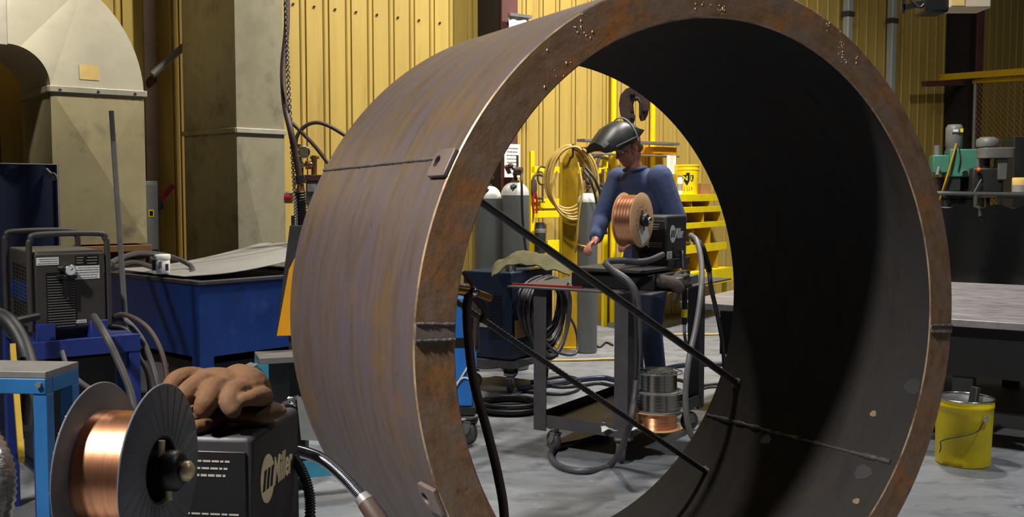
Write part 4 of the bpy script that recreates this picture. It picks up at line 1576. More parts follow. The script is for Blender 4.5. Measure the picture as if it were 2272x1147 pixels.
# ------------------------------------------------------------------ yellow pillar, hoses, rack on the wall
yp = G(1263, 772)
pi = thing('yellow_pillar', 'ochre yellow steel pillar with clipped top, hung with coiled hoses', 'pillar', (yp.x, yp.y, 0), math.radians(10))
zt_ = AT(1263, 332, yp.y).z
w = .148
MB().prism([(-w / 2, 0), (w / 2, 0), (w / 2, zt_ - .10), (w * .12, zt_), (-w * .12, zt_), (-w / 2, zt_ - .10)], (0, -.03, 0), (1, 0, 0), (0, 0, 1), -.03).build('pillar_plate', M_YELD, pi)
MB().bx(-w / 2, -w / 2 + .012, -.03, .14, 0, zt_ - .12).build('pillar_flange', M_YEL, pi)
MB().bx(w / 2 - .012, w / 2, -.0, .14, 0, zt_ - .12).build('pillar_flange', M_YEL, pi)
MB().bx(-.14, .14, -.1, .2, 0, .015).build('foot_plate', M_YELD, pi)
MB().hose([(0, -.03, zt_ - .08), (0, -.12, zt_ - .06), (0, -.13, zt_ + .05)], .012).build('hose_hook', M_STEEL, pi)
rnd = random.Random(11)
pts = []
for i in range(6):
    R = .21 + .03 * rnd.random()
    for k in range(18):
        t = 2 * PI * k / 18 + PI / 2
        q = AT(1268 + 3 * (i - 3), 395, yp.y - .08 - .014 * i)
        pts.append(q + V((R * 1.0 * math.cos(t) * (.9 + .12 * (i % 2)), 0, -.02 * i * (1 - math.sin(t)) * .5 + R * 1.32 * math.sin(t))))
solo('hose_coil', MB().tube(smooth_path(pts, 2), .0125, 7), M_YELH, 'tan gas hose coiled on the hook of the yellow pillar', 'hose')
solo('hose_tail', MB().hose([AT(*q, ) for q in ((1236, 380, 9.8), (1225, 430, 9.8), (1248, 470, 9.78), (1285, 470, 9.75), (1292, 420, 9.75), (1282, 360, 9.8))], .011), M_YELH, 'loose tail of tan hose dangling below the coil', 'hose')
solo('hose_tail', MB().hose([AT(*q, ) for q in ((1296, 400, 9.6), (1288, 450, 9.6), (1282, 500, 9.62), (1280, 540, 9.65), (1276, 560, 9.7))], .010), M_YELH, 'tan hose dropping straight down the right side of the yellow pillar', 'hose')
solo('black_hose', MB().hose([AT(*q) for q in ((1300, 372, 9.55), (1318, 395, 9.5), (1332, 430, 9.5), (1340, 470, 9.5), (1345, 520, 9.5))], .014).hose([AT(*q) for q in ((1296, 380, 9.52), (1310, 400, 9.48), (1322, 440, 9.48), (1330, 490, 9.5))], .012), M_RUB, 'pair of black hoses curving over the slim gas cylinder', 'hose')
solo('safety_chain', MB().tube([AT(1272, 537, 9.7), AT(1290, 546, 9.6), AT(1308, 549, 9.6), AT(1325, 548, 9.7)], [.008, .01, .009, .008], 6), M_BRASS, 'brass safety chain holding the slim gas cylinder to the pillar', 'chain')


def wall_frame(px, py, off):
    p = WP(px, py, off)
    return p


tr = WP(1180, 560, .25)
rk = thing('tool_rack', 'yellow tool rack of rails on the wall left of the yellow pillar', 'rack', (tr.x, tr.y, 0), WPHI)
RKI = frame((tr.x, tr.y, 0), WPHI).inverted()


def RK(px, py, off=.25):
    return RKI @ WP(px, py, off)


def rail(x0, x1, y0, y1, name='rail', m=M_YEL, th=.03):
    a, c = RK(x0, y0), RK(x1, y1)
    b = MB().bx(a.x, c.x, -th, 0, c.z, a.z)
    return b.build(name, m, rk, bevel=.003)


rail(1174, 1342, 369, 386)
rail(1178, 1246, 441, 462)
rail(1178, 1246, 468, 482)
rail(1212, 1246, 533, 562)
rail(1174, 1182, 335, 780, 'post')
rail(1336, 1343, 335, 780, 'post')
a, c = RK(1180, 470), RK(1246, 470)
MB().bx(a.x, c.x, 0, .16, a.z - .012, a.z).build('shelf', M_YEL, rk)


def cclamp(px, py, s, lab, m=M_STEEL):
    o = WP(px, py, .32)
    r = thing('c_clamp', lab, 'clamp', o, WPHI, 'clamps on the tool rack')
    P = [(.0, 0, 0), (-.35, 0, .05), (-.55, 0, -.15), (-.58, 0, -.7), (-.40, 0, -.98), (-.02, 0, -1.0)]
    MB().tube(smooth_path([V(p) * s for p in P], 5), .06 * s, 8).build('clamp_bow', m, r)
    MB().cyl(V((0, 0, -1.2)) * s, V((0, 0, -.35)) * s, .05 * s, seg=10).cyl(V((-.14, 0, -1.18)) * s, V((.14, 0, -1.18)) * s, .025 * s, seg=8).build('clamp_screw', M_RUSTI, r)
    return r


cclamp(1210, 372, .18, 'dark c clamp hanging near the left post of the tool rack')
cclamp(1204, 390, .24, 'rusty c clamp hanging lower beside the tan hose coil', M_RUSTI)
cclamp(1322, 348, .30, 'long c clamp left of the welder on the rail', M_RUSTI)
cclamp(1338, 350, .36, 'longest c clamp hanging close to the welder', M_STEEL)
cclamp(1350, 352, .30, 'c clamp hanging just behind the welder', M_RUSTI)
o = WP(1187, 428, .33)
pl = thing('pliers', 'pliers with red handles hanging on the tool rack post', 'pliers', o, WPHI)
MB().ball((0, 0, .06), (.03, .012, .09), 12).build('jaws', M_DLEATH, pl)
MB().hose([(-.01, 0, .0), (-.03, 0, -.1), (-.015, 0, -.22)], .012).hose([(.01, 0, .0), (.03, 0, -.1), (.02, 0, -.22)], .012).build('red_grip', M_RED, pl)
o = WP(1198, 562, .38)
fk = thing('black_canister', 'black canister standing under the tool rack behind the brass regulator', 'canister', (o.x, o.y, o.z))
MB().lathe([(.055, 0), (.06, .01), (.06, .27), (.05, .29), (.05, .33), (0, .33)], seg=20).build('canister_body', M_MDARK, fk)
MB().lathe([(.061, .22), (.061, .265), (.0605, .266)], seg=20).build('canister_band', M_GREY, fk)
tr2 = WP(1198, 562, .38)
MB().bx((RKI @ tr2).x - .1, (RKI @ tr2).x + .2, -.22, 0, tr2.z - .02, tr2.z).build('lower_shelf', M_YELD, rk)

# grey bar shelf on yellow brackets above the welder's head
sh = WP(1390, 316, .02)
ws = thing('wall_shelf', 'grey steel bar on yellow brackets on the wall behind the welder', 'shelf', sh, WPHI)
WSI = frame(sh, WPHI).inverted()
a, c = WSI @ WP(1286, 308, .25), WSI @ WP(1496, 323, .25)
MB().bx(a.x, c.x, -.32, -.18, c.z, a.z).build('steel_bar', M_GREY, ws, bevel=.004)
for x0, x1 in ((1438, 1490), (1300, 1344)):
    q0, q1 = WSI @ WP(x0, 326, .2), WSI @ WP(x1, 342, .2)
    MB().bx(q0.x, q1.x, -.26, 0, q1.z, q0.z).build('yellow_bracket', M_YELO if x0 > 1400 else M_CARD, ws, bevel=.004)
q0, q1 = WSI @ WP(1302, 341, .3), WSI @ WP(1504, 344, .3)
MB().tube([(q0.x, -.3, q0.z), (q1.x, -.3, q0.z)], .012, 8).build('hanging_rail', M_GREY, ws)
for px in (1320, 1490):
    q = WSI @ WP(px, 342, .3)
    MB().bx(q.x - .03, q.x + .03, -.31, 0, q0.z - .012, q0.z + .012).build('rail_bracket', M_YELD, ws)
q = WP(1490, 345, .36)
b = MB().sheet(lambda u, v: q + WD * (.16 * (u - .5)) + V((0, 0, -.22 * v)) + WN * .01 * math.sin(u * 6), 6, 4, .006)
solo('white_cloth', b, M_WHITE, 'pale cloth hanging from the rail behind the welder', 'cloth')
for px in (1360, 1447):
    p = WP(px, 425, .06)
    b = MB().tube([(p.x, p.y, 0), (p.x, p.y, 7.5)], .035, 10)
    solo('yellow_pipe', b, M_YEL, 'yellow vertical pipe on the wall left of the lifting hook' if px < 1400 else 'yellow vertical pipe on the wall right of the lifting hook', 'pipe', 'yellow pipes on the wall')

# sign paper and wrapped sheet on the black column
p = WP(1136, 356, .62)
sg = thing('paper_notice', 'white printed notice pinned to the dark column above the cylinders', 'notice', p, WPHI)
MB().bx(-.10, .10, -.006, .0, -.17, .165).build('notice_sheet', M_WHITE, sg)
b = bars_text(MB(), (-.08, -.0065, -.14), (1, 0, 0), (0, 0, 1), .16, .28, 8, 12)
b.build('notice_print', M_GREY, sg)
p = WP(1150, 66, .60)
wr = thing('plastic_wrap', 'crumpled white plastic sheet tied round the dark column high up', 'wrap', p, WPHI)
b = MB().sheet(lambda u, v: V((-.13 + .26 * u, -.03 * math.sin(PI * u) - .012 * math.sin(9 * u + 5 * v), .14 - .36 * v)), 14, 10, .006)
b.build('wrap_sheet', M_WHITE, wr)
MB().bx(-.14, .14, -.05, .0, .12, .15).build('wrap_band', M_GREY, wr)

# ------------------------------------------------------------------ yellow bin rack, turned along the cart's long side
RE = math.radians(56)
R0 = AT(1455, 425, 11.1)
yr = thing('yellow_bin_rack', 'bright yellow shelf rack of bins behind the welder, right inside the ring', 'rack', (R0.x, R0.y, 0), RE)
RL2, RD = 2.0, .42
for (z, dp, h) in ((1.50, RD, .075), (1.355, RD, .06), (1.17, RD, .06), (.905, RD, .085), (.60, RD + .1, .17)):
    y0 = -(dp - RD)
    MB().bx(0, RL2, y0, RD, z - .012, z).build('shelf_board', M_YEL, yr)
    MB().bx(0, RL2, y0 - .012, y0, z - h, z + .008).build('shelf_lip', M_YEL, yr, bevel=.003)
MB().bx(0, RL2, RD, RD + .012, .45, 1.50).build('back_panel', M_BIN, yr)
for (z0, z1, n, off) in ((1.36, 1.488, 3, .45), (1.175, 1.343, 4, .3), (.91, 1.158, 3, .5), (.605, .893, 4, .25)):
    for i in range(n):
        x = off + i * .5
        MB().bx(x, x + .008, .0, RD, z0, z1).build('divider', M_YELD, yr)
for (x, y) in ((0, -.02), (RL2 - .05, -.02), (0, RD - .03), (RL2 - .05, RD - .03)):
    MB().bx(x, x + .05, y, y + .05, 0, .43 if y < 0 else 1.5).build('leg', M_YEL, yr)
MB().bx(-.0, .3, -.02, .03, .40, .45).build('foot_rail', M_YEL, yr)
RMX = frame((R0.x, R0.y, 0), RE)
# paint pail on the rack
q = RMX @ V((1.24, .20, 1.50))
pail_dir = math.atan2(-q.y, -q.x)
yb = thing('paint_pail', 'yellow pail with dark state map and STEEL lettering on top of the bin rack', 'pail', (q.x, q.y, 1.50))
rb, rt, hp = .128, .150, .36
MB().lathe([(rb, 0), (rb + .002, .006), (rt, hp - .02), (rt + .006, hp - .018), (rt + .006, hp), (rt - .004, hp), (rt - .006, hp - .02), (rb - .004, .008), (0, .008)], seg=40).build('pail_body', M_YEL, yb)
MB().torus((0, 0, hp - .06), (0, 0, 1), rt - .001, .005, 36, 6).build('pail_rib', M_YEL, yb)
b = MB().hose([(rt * math.cos(pail_dir + s), rt * math.sin(pail_dir + s), hp - .05 - .10 * (1 - abs(s) / 1.6)) for s in (-1.6, -.9, 0, .9, 1.6)], .003)


def on_pail(x, y, lift=.0015):
    r = rb + (rt - rb) * y / hp + lift
    a = pail_dir + .05 + x / .14
    return V((r * math.cos(a), r * math.sin(a), y))


def decal(poly, lift):
    """a polygon bent round the pail, cut fine enough to follow it"""
    b = MB()
    bmq = bmesh.new()
    f = bmq.faces.new([bmq.verts.new((x, y, 0)) for x, y in poly])
    bmesh.ops.triangulate(bmq, faces=[f])
    bmesh.ops.subdivide_edges(bmq, edges=bmq.edges, cuts=3, use_grid_fill=True)
    bmesh.ops.triangulate(bmq, faces=bmq.faces)
    bmq.verts.ensure_lookup_table()
    vs = [on_pail(v.co.x, v.co.y, lift) for v in bmq.verts]
    fs = [tuple(v.index for v in f.verts) for f in bmq.faces]
    bmq.free()
    return b.add(vs, fs)


il = [(-.052, .235), (-.012, .238), (-.012, .262), (.028, .262), (.030, .205), (.030, .17), (.018, .145), (.006, .118), (-.006, .112), (-.016, .128), (-.030, .15), (-.044, .17), (-.06, .195)]
decal(il, .002).build('map_decal', M_NAVP, yb)
decal([(.036, .235), (.075, .235), (.080, .20), (.070, .165), (.05, .155), (.040, .17)], .002).build('map_decal', M_NAVP, yb)
decal([(-.065, .048), (.065, .048), (.065, .092), (-.065, .092)], .002).build('lettering_panel', M_NAVP, yb)
MB().text('N', .075, (0, 0, 0), (1, 0, 0), (0, 0, 1), .0005, bold=.002, wrap=lambda x, y, z: on_pail(x - .022, .195 + y, .003 + z)).build('pail_letter', M_YEL, yb)
MB().text('I', .075, (0, 0, 0), (1, 0, 0), (0, 0, 1), .0005, bold=.002, wrap=lambda x, y, z: on_pail(x + .052, .195 + y, .003 + z)).build('pail_letter', M_YEL, yb)
MB().text('STEEL', .044, (0, 0, 0), (1, 0, 0), (0, 0, 1), .0005, bold=.0012, wrap=lambda x, y, z: on_pail(x * .80, .070 + y, .0035 + z)).build('pail_lettering', M_YEL, yb)
q = RMX @ V((.835, .10, 1.50))
ac = thing('spray_can', 'white aerosol can standing beside the yellow pail', 'spray can', (q.x, q.y, 1.50))
MB().lathe([(.032, 0), (.033, .004), (.033, .18), (.024, .205)], seg=20).build('can_body', M_WHITEP, ac)
MB().lathe([(.02, .203), (.02, .225), (.014, .232), (0, .232)], seg=16).build('can_cap', M_GREY, ac)
MB().lathe([(.0335, .05), (.0335, .13)], seg=20).build('can_label', M_SHEET, ac)
q = RMX @ V((1.56, .14, 1.50))
b = MB().bx(-.09, .09, -.06, .06, 0, .14)
solo('cardboard_box', b.xf(frame((q.x, q.y, 1.50), RE - .2)), M_CARD, 'small cardboard box right of the yellow pail on the rack', 'box', bevel=.003)
b = MB()
rnd = random.Random(4)
for i in range(9):
    x = .55 + i * .08
    c = RMX @ V((x, .06 + .1 * rnd.random(), .93))
    b.hose([c + V((-.06, 0, 0)), c + V((-.02, .03, .03)), c + V((.03, -.02, .02)), c + V((.08, .02, 0))], .014)
solo('hose_scraps', b, M_CABLE, 'dark hose scraps heaped on the second lowest yellow shelf', 'hose')

# ================================================================== THE WELDER
Xp, Yp = .95, 7.3
person = thing('person', 'person in blue work shirt, black welding helmet raised, bowed behind the cart', 'person', (Xp, Yp, 0))
FWD = V((-.82, -.57, 0)).normalized()
LFT = V((.57, -.82, 0)).normalized()


def PB(f, l, z):
    return FWD * f + LFT * l + V((0, 0, z))


def limb(b, pts, rs, seg=14, n=3):
    P = smooth_path(pts, n)
    m = len(P)
    R = []
    for i in range(m):
        t = i / (m - 1) * (len(rs) - 1)
        k = min(int(t), len(rs) - 2)
        R.append(rs[k] + (rs[k + 1] - rs[k]) * (t - k))
    b.tube(P, R, seg)
    b.ball(P[0], R[0], seg)
    b.ball(P[-1], R[-1], seg)


FR = Matrix((FWD, LFT, V((0, 0, 1)))).transposed()          # local x forward, y left, z up
sh_l, sh_r = PB(.06, .215, 1.64), PB(.06, -.215, 1.63)
el_l, el_r = PB(-.03, .30, 1.34), PB(.16, -.30, 1.33)
wr_l, wr_r = PB(.25, .22, 1.22), PB(.36, -.12, 1.19)
hc = PB(.17, .0, 1.845)                                       # middle of the head
hipl, hipr = PB(-.02, .10, 1.04), PB(-.02, -.10, 1.04)
knl, knr = PB(.05, .13, .56), PB(.0, -.13, .56)
anl, anr = PB(.0, .16, .10), PB(-.06, -.16, .10)
HT = Matrix.Rotation(math.radians(26), 3, LFT)                # the bow of the head


def HP(f, l, z):
    return hc + HT @ PB(f, l, z)


b = MB()
for (c, r) in ((PB(-.01, 0, 1.06), (.12, .17, .13)), (PB(.0, 0, 1.24), (.11, .155, .16)), (PB(.03, 0, 1.45), (.12, .175, .17)), (PB(.05, 0, 1.6), (.10, .18, .10))):
    b.ball(c, r, 18, FR)
limb(b, [PB(.07, 0, 1.62), PB(.12, 0, 1.74), HP(-.03, 0, -.07)], [.07, .058, .056])
for (s, e, w_) in ((sh_l, el_l, wr_l), (sh_r, el_r, wr_r)):
    limb(b, [s, e], [.066, .047])
    limb(b, [e, w_], [.047, .029])
for (h, k, a) in ((hipl, knl, anl), (hipr, knr, anr)):
    limb(b, [h, k], [.095, .060])
    limb(b, [k, a], [.060, .042])
    limb(b, [a + V((0, 0, -.05)), a + FWD * .15 + V((0, 0, -.06))], [.045, .035])
# head: skull, jaw, nose, brow, lips, ears
HM = HT @ FR
b.ball(HP(-.012, 0, .035), (.098, .076, .092), 20, HM)
b.ball(HP(.035, 0, -.03), (.062, .060, .085), 18, HM)
b.ball(HP(.056, 0, -.088), (.034, .032, .028), 14, HM)
b.ball(HP(.076, 0, .022), (.022, .046, .014), 12, HM)
limb(b, [HP(.088, 0, .012), HP(.112, 0, -.022)], [.009, .014], 10)
b.ball(HP(.094, .010, -.028), (.011, .010, .008), 10, HM)
b.ball(HP(.094, -.010, -.028), (.011, .010, .008), 10, HM)
b.ball(HP(.090, 0, -.052), (.012, .024, .006), 10, HM)
b.ball(HP(.087, 0, -.064), (.012, .021, .007), 10, HM)
for s in (-1, 1):
    b.ball(HP(-.005, s * .078, -.008), (.020, .008, .032), 12, HM)
    b.ball(HP(.062, s * .040, -.022), (.022, .018, .018), 12, HM)


def hand(b, wrist, d, palm_n, thumb_side):
    """palm, four bent fingers, a thumb off the side of the palm"""
    d = d.normalized()
    palm_n = (palm_n - d * palm_n.dot(d)).normalized()
    side = d.cross(palm_n) * thumb_side
    M = Matrix((d, side, palm_n)).transposed()
    b.ball(wrist + d * .05, (.056, .042, .018), 14, M)
    for i, (o, L) in enumerate(((.030, .072), (.010, .082), (-.011, .077), (-.031, .060))):
        k = wrist + d * .092 + side * o
        p1 = k + d * L * .42 + palm_n * L * .16
        p2 = p1 + d * L * .24 + palm_n * L * .30
        p3 = p2 + d * L * .02 + palm_n * L * .30
        limb(b, [k - d * .02, k, p1, p2, p3], [.010, .0098, .0092, .0086, .0072], 10, 2)
    t0 = wrist + d * .028 + side * .030
    limb(b, [t0, t0 + d * .032 + side * .026 + palm_n * .006, t0 + d * .066 + side * .032 + palm_n * .018], [.014, .0115, .009], 10, 2)


hand(b, wr_l, PB(.9, -.35, -.30), PB(.0, -.5, -.85), -1)
hand(b, wr_r, PB(.9, .30, -.30), PB(.0, .5, -.85), 1)
body = b.build('body', M_SKIN, person, remesh=.0065, smooth=3)
# eyes
for s in (-1, 1):
    ey = MB().ball(HP(.0745, s * .031, .000), .0105, 12).build('eye', M_WHITEP, person)
    MB().ball(HP(.0825, s * .031, -.003), .0042, 10).build('iris', M_DLEATH, ey)
# hair below the helmet band
b = MB()
b.ball(HP(-.028, 0, .045), (.098, .083, .088), 18, HM)
b.ball(HP(-.068, 0, -.02), (.050, .074, .055), 16, HM)
for s in (-1, 1):
    b.ball(HP(.006, s * .075, .012), (.018, .010, .030), 10, HM)
b.build('hair', M_HAIR, person, remesh=.006, smooth=2)
# shirt
b = MB()
for (c, r) in ((PB(-.01, 0, 1.08), (.138, .190, .13)), (PB(.0, 0, 1.24), (.132, .180, .18)), (PB(.03, 0, 1.45), (.142, .200, .19)), (PB(.045, 0, 1.60), (.118, .205, .115))):
    b.ball(c, r, 20, FR)
limb(b, [PB(.05, 0, 1.60), PB(.085, 0, 1.665)], [.10, .078])
for (s, e, w_, q) in ((sh_l, el_l, wr_l, .72), (sh_r, el_r, wr_r, .80)):
    limb(b, [s, e], [.090, .070])
    limb(b, [e, e.lerp(w_, q)], [.070, .052])
b.ball(PB(.11, .02, 1.28), (.05, .09, .05), 12, FR)
b.ball(PB(-.08, .06, 1.18), (.06, .10, .05), 12, FR)
b.build('work_shirt', M_SHIRT, person, remesh=.011, smooth=5)
b = MB()
b.torus(PB(.098, 0, 1.700), HT @ PB(-.30, 0, 1), .076, .013, 24, 8)
b.build('shirt_collar', M_SHIRT, person)
cpos = PB(.168, .045, 1.50)
em = MB().prism([(-.045, -.02), (.045, -.02), (.045, .02), (-.045, .02)], cpos, LFT, V((0, 0, 1)), -.006)
em.build('chest_patch', M_YELD, person)
# trousers, belt, boots
b = MB()
b.ball(PB(-.015, 0, 1.04), (.136, .186, .12), 18, FR)
for (h, k, a) in ((hipl, knl, anl), (hipr, knr, anr)):
    limb(b, [h, k], [.112, .080])
    limb(b, [k, a + V((0, 0, .0))], [.080, .072])
b.build('trousers', M_JEANS, person, remesh=.011, smooth=4)
for a in (anl, anr):
    b = MB()
    limb(b, [a + V((0, 0, .05)), a + V((0, 0, -.03))], [.058, .062])
    b.ball(a + FWD * .05 + V((0, 0, -.055)), (.13, .052, .045), 16, FR)
    b.box(a + FWD * .04 + V((0, 0, -.088)), (.27, .095, .022), FR)
    b.build('boot', M_BOOT, person, remesh=.008, smooth=2)
# raised helmet: a wedge shaped shell tipped up over the brow, with its head band
def HB(f, l, z):
    return hc + PB(f, l, z)


b = MB()
rings = []
secs = [(-.10, .105, .10, .10), (-.03, .128, .075, .165), (.06, .132, .05, .195), (.15, .128, .035, .175), (.24, .112, .03, .125), (.285, .10, .035, .095)]
for (f, wd, z0, z1) in secs:
    rings.append([HB(f, -wd, z0), HB(f, -wd * .96, z0 + (z1 - z0) * .6), HB(f, -wd * .62, z1), HB(f, 0, z1 + .018), HB(f, wd * .62, z1), HB(f, wd * .96, z0 + (z1 - z0) * .6), HB(f, wd, z0), HB(f, wd * .4, z0 + .015), HB(f, -wd * .4, z0 + .015)])
vs, fs = [], []
for r_ in rings:
    vs += r_
m = 9
for i in range(len(rings) - 1):
    for k in range(m):
        fs.append((i * m + k, i * m + (k + 1) % m, (i + 1) * m + (k + 1) % m, (i + 1) * m + k))
fs += [tuple(range(m)), tuple(range((len(rings) - 1) * m, len(rings) * m))]
T1 = Matrix.Translation(hc) @ Matrix.Rotation(math.radians(16), 4, LFT) @ Matrix.Translation(-hc)
hl = b.add(vs, fs).xf(T1).build('welding_helmet', M_HELM, person, bevel=.012, ang=50)
P = [T1 @ HB(.06 - .185 * math.cos(t) * .0 - .05, .14 * math.cos(t), .05 + .17 * math.sin(t)) for t in [PI * i / 16 for i in range(17)]]
MB().tube(P, .005, 8).build('head_band', M_PRINT, hl)
b = MB()
b.hexa([T1 @ HB(.02, .1345, .075), T1 @ HB(.20, .123, .055), T1 @ HB(.20, .126, .055), T1 @ HB(.02, .138, .075), T1 @ HB(.02, .1345, .083), T1 @ HB(.20, .123, .063), T1 @ HB(.20, .126, .063), T1 @ HB(.02, .138, .083)])
b.build('shell_seam', M_PRINT, hl)

# ------------------------------------------------------------------ lifting clamp hanging over the welder
hk = AT(1407, 232, 7.9)
HS = 7.9 / FPX
pc_ = thing('lifting_clamp', 'rusty cast plate lifting clamp hanging above the welder', 'lifting clamp', hk, math.radians(-8))
outl = [(-30, -22), (-33, 0), (-30, 20), (-18, 34), (0, 40), (20, 36), (32, 22), (34, 0), (30, -22), (24, -34), (14, -36), (12, -30), (12, 2), (8, 10), (0, 8), (-2, 0), (0, -18), (2, -32), (-2, -44), (-14, -42), (-24, -34)]
for y, nm in ((-.05, 'side_plate'), (.03, 'side_plate')):
    b = MB().prism([(x * HS, z * HS) for x, z in outl], (0, y, 0), (1, 0, 0), (0, 0, 1), -.02)
    b.build(nm, M_RUSTI, pc_, bevel=.004)
b = MB().prism([(x * HS * .9, z * HS * .9) for x, z in outl], (0, -.03, 0), (1, 0, 0), (0, 0, 1), -.06)
b.build('clamp_core', M_MDARK, pc_)
b = MB().tube([V((x * HS, -.056, z * HS)) for x, z in ((14, -26), (15, 2), (8, 13), (-2, 12), (-6, 0), (-4, -16))], .010, 8)
b.build('throat_rim', M_RUSTI, pc_)
for (x, z) in ((-4, 24), (24, -12), (-3, -27)):
    MB().cyl((x * HS, -.05, z * HS), (x * HS, -.075, z * HS), .021, seg=14).cyl((x * HS, -.075, z * HS), (x * HS, -.085, z * HS), .014, seg=14).build('pivot_bolt', M_RUSTI, pc_)
b = MB().torus((4 * HS, 0, 46 * HS), (0, 1, 0), .045, .014, 20, 8)
b.build('shackle', M_RUSTI, pc_)
L = []
b = MB()
for i in range(46):
    z = 46 * HS + .06 + i * .07
    a = (i % 2) * PI / 2
    b.tube([V((4 * HS, 0, z)) + Matrix.Rotation(a, 3, 'Z') @ V((.022 * math.cos(t), 0, .047 * math.sin(t))) for t in [2 * PI * k / 10 for k in range(10)]], .0075, 6, closed=True)
b.build('hoist_chain', M_STEEL, pc_)

# ------------------------------------------------------------------ manifold, chain and hoses left of the ring
mo = AT(690, 470, 7.2)
mf = thing('gas_manifold', 'pedestal with gas regulators and gauges peeping out left of the ring', 'gas manifold', (mo.x, mo.y, 0))


def MO(px, py, Y=7.2):
    q = AT(px, py, Y)
    return V((q.x - mo.x, q.y - mo.y, q.z))


MB().bx(MO(640, 0).x, MO(720, 0).x, -.02, .2, 0, MO(0, 478).z).build('pedestal', M_MDARK, mf, bevel=.006)
MB().bx(MO(676, 0).x, MO(716, 0).x, -.05, .1, MO(0, 455).z, MO(0, 402).z).build('grey_box', M_MGREY, mf, bevel=.006)
MB().bx(MO(674, 0).x, MO(718, 0).x, -.07, .1, MO(0, 402).z, MO(0, 388).z).build('rusty_lid', M_MAROON, mf, bevel=.004)
MB().bx(MO(680, 0).x, MO(700, 0).x, -.056, -.05, MO(0, 425).z, MO(0, 408).z).build('box_label', M_WHITE, mf)
for (px, py, r) in ((672, 338, .042), (664, 366, .026)):
    g = MB().cyl(MO(px, py), MO(px, py) + V((.02, -.05, 0)), r, seg=20).build('gauge', M_CHROME, mf, bevel=.003)
    MB().cyl(MO(px, py) + V((.02, -.05, 0)), MO(px, py) + V((.021, -.052, 0)), r * .85, seg=20).build('gauge_face', M_OLIVE, g)
b = MB().cyl(MO(678, 366), MO(690, 366), .03).cyl(MO(697, 345), MO(697, 390), .02).cyl(MO(688, 349), MO(708, 349), .012).cyl(MO(664, 320), MO(664, 338), .012).cyl(MO(668, 365), MO(668, 392), .018)
b.cyl(MO(664, 366), MO(680, 366), .012).cyl(MO(664, 336), MO(668, 368), .01).cyl(MO(690, 366), MO(698, 366), .012)
b.build('regulator_body', M_BRASS, mf)
MB().ball(MO(690, 366), .024, 12).build('chrome_cap', M_CHROME, mf)
MB().cyl(MO(632, 440), MO(648, 440), .035, seg=16).build('red_knob', M_RED, mf)
MB().cyl(MO(630, 428), MO(662, 428), .008).build('steel_rod', M_CHROME, mf)
sp_ = thing('spring_hose', 'black ribbed hose with chrome collar hanging beside the gas regulators', 'hose', MO(668, 400) + V((mo.x, mo.y, 0)))
so = MO(668, 400)
Q = smooth_path([MO(666, 424, 7.0) - so, MO(668, 460, 7.0) - so, MO(669, 500, 7.0) - so, MO(668, 540, 7.0) - so], 12)
MB().tube(Q, [.040 if i % 2 else .032 for i in range(len(Q))], 12).build('ribbed_sleeve', M_BLACK, sp_, ang=80)
MB().cyl(MO(664, 390, 7.0) - so, MO(667, 408, 7.0) - so, .036).build('chrome_collar', M_CHROME, sp_)
MB().cyl(MO(667, 408, 7.0) - so, MO(667, 425, 7.0) - so, .022, .03).build('brass_nipple', M_BRASS, sp_)
MB().hose([MO(664, 390, 7.0) - so, MO(655, 340, 7.0) - so, MO(645, 290, 7.0) - so, MO(632, 230, 7.1) - so, MO(628, 150, 7.2) - so, MO(636, 60, 7.3) - so, MO(636, -60, 7.4) - so], .022).build('upper_hose', M_RUBB, sp_)
b = MB()
P = smooth_path([AT(632, -30, 7.15), AT(636, 80, 7.12), AT(640, 180, 7.08), AT(646, 300, 7.04), AT(652, 400, 7.0), AT(656, 470, 6.95), AT(656, 520, 6.95)], 18)
i = 0
for k in range(len(P) - 1):
    q = (P[k] + P[k + 1]) / 2
    d = (P[k + 1] - P[k])
    a = d.normalized()
    u, w_, _ = basis(a)
    s = u if k % 2 else w_
    b.tube([q + a * d.length * .72 * math.cos(t) + s * .011 * math.sin(t) for t in [2 * PI * j / 8 for j in range(8)]], .0042, 5, closed=True)
solo('pull_chain', b, M_GREY, 'long steel pull chain hanging down between the straight duct and the ring', 'chain')
for nm, L, lab, m in (('wall_hose', [(655, 330), (660, 300), (680, 278), (706, 272), (735, 282), (765, 300)], 'dark hose bowed over the regulators against the yellow wall', M_RUBB),
                      ('wall_hose', [(640, 265), (668, 292), (700, 326), (728, 362), (760, 400)], 'dark hose slanting straight down behind the ring on the yellow wall', M_RUBB)):
    solo(nm, MB().hose([AT(x, y, 8.4) for x, y in L], .016), m, lab, 'hose')

# ================================================================== RIGHT SIDE
TE = math.atan2(-.55, .835)
F1 = AT(1508, 669, 7.05)
tt = thing('layout_table', 'big steel plate layout table on the right, pale scraped top', 'table', (F1.x, F1.y, 0), TE)
tz_ = F1.z
TL, TDp = 3.4, 2.7
MB().bx(0, TL, 0, TDp, tz_ - .045, tz_).build('table_top', M_STEELT, tt, bevel=.004)
MB().bx(.25, TL - .2, .12, .14, tz_ - .36, tz_ - .045).build('front_apron', M_BLACK, tt)
MB().bx(.25, TL - .2, TDp - .3, TDp - .28, tz_ - .36, tz_ - .045).build('rear_apron', M_BLACK, tt)
for x in (.3, 1.1, 1.75, 2.5, TL - .35):
    for y in (.14, TDp - .45):
        MB().bx(x, x + .12, y, y + .12, 0, tz_ - .36).build('leg', M_MDARK, tt, bevel=.003)
MB().bx(.3, TL - .3, .17, .23, .12, .2).build('foot_rail', M_MDARK, tt)
MB().bx(.3, TL - .3, TDp - .42, TDp - .36, .12, .2).build('foot_rail', M_MDARK, tt)

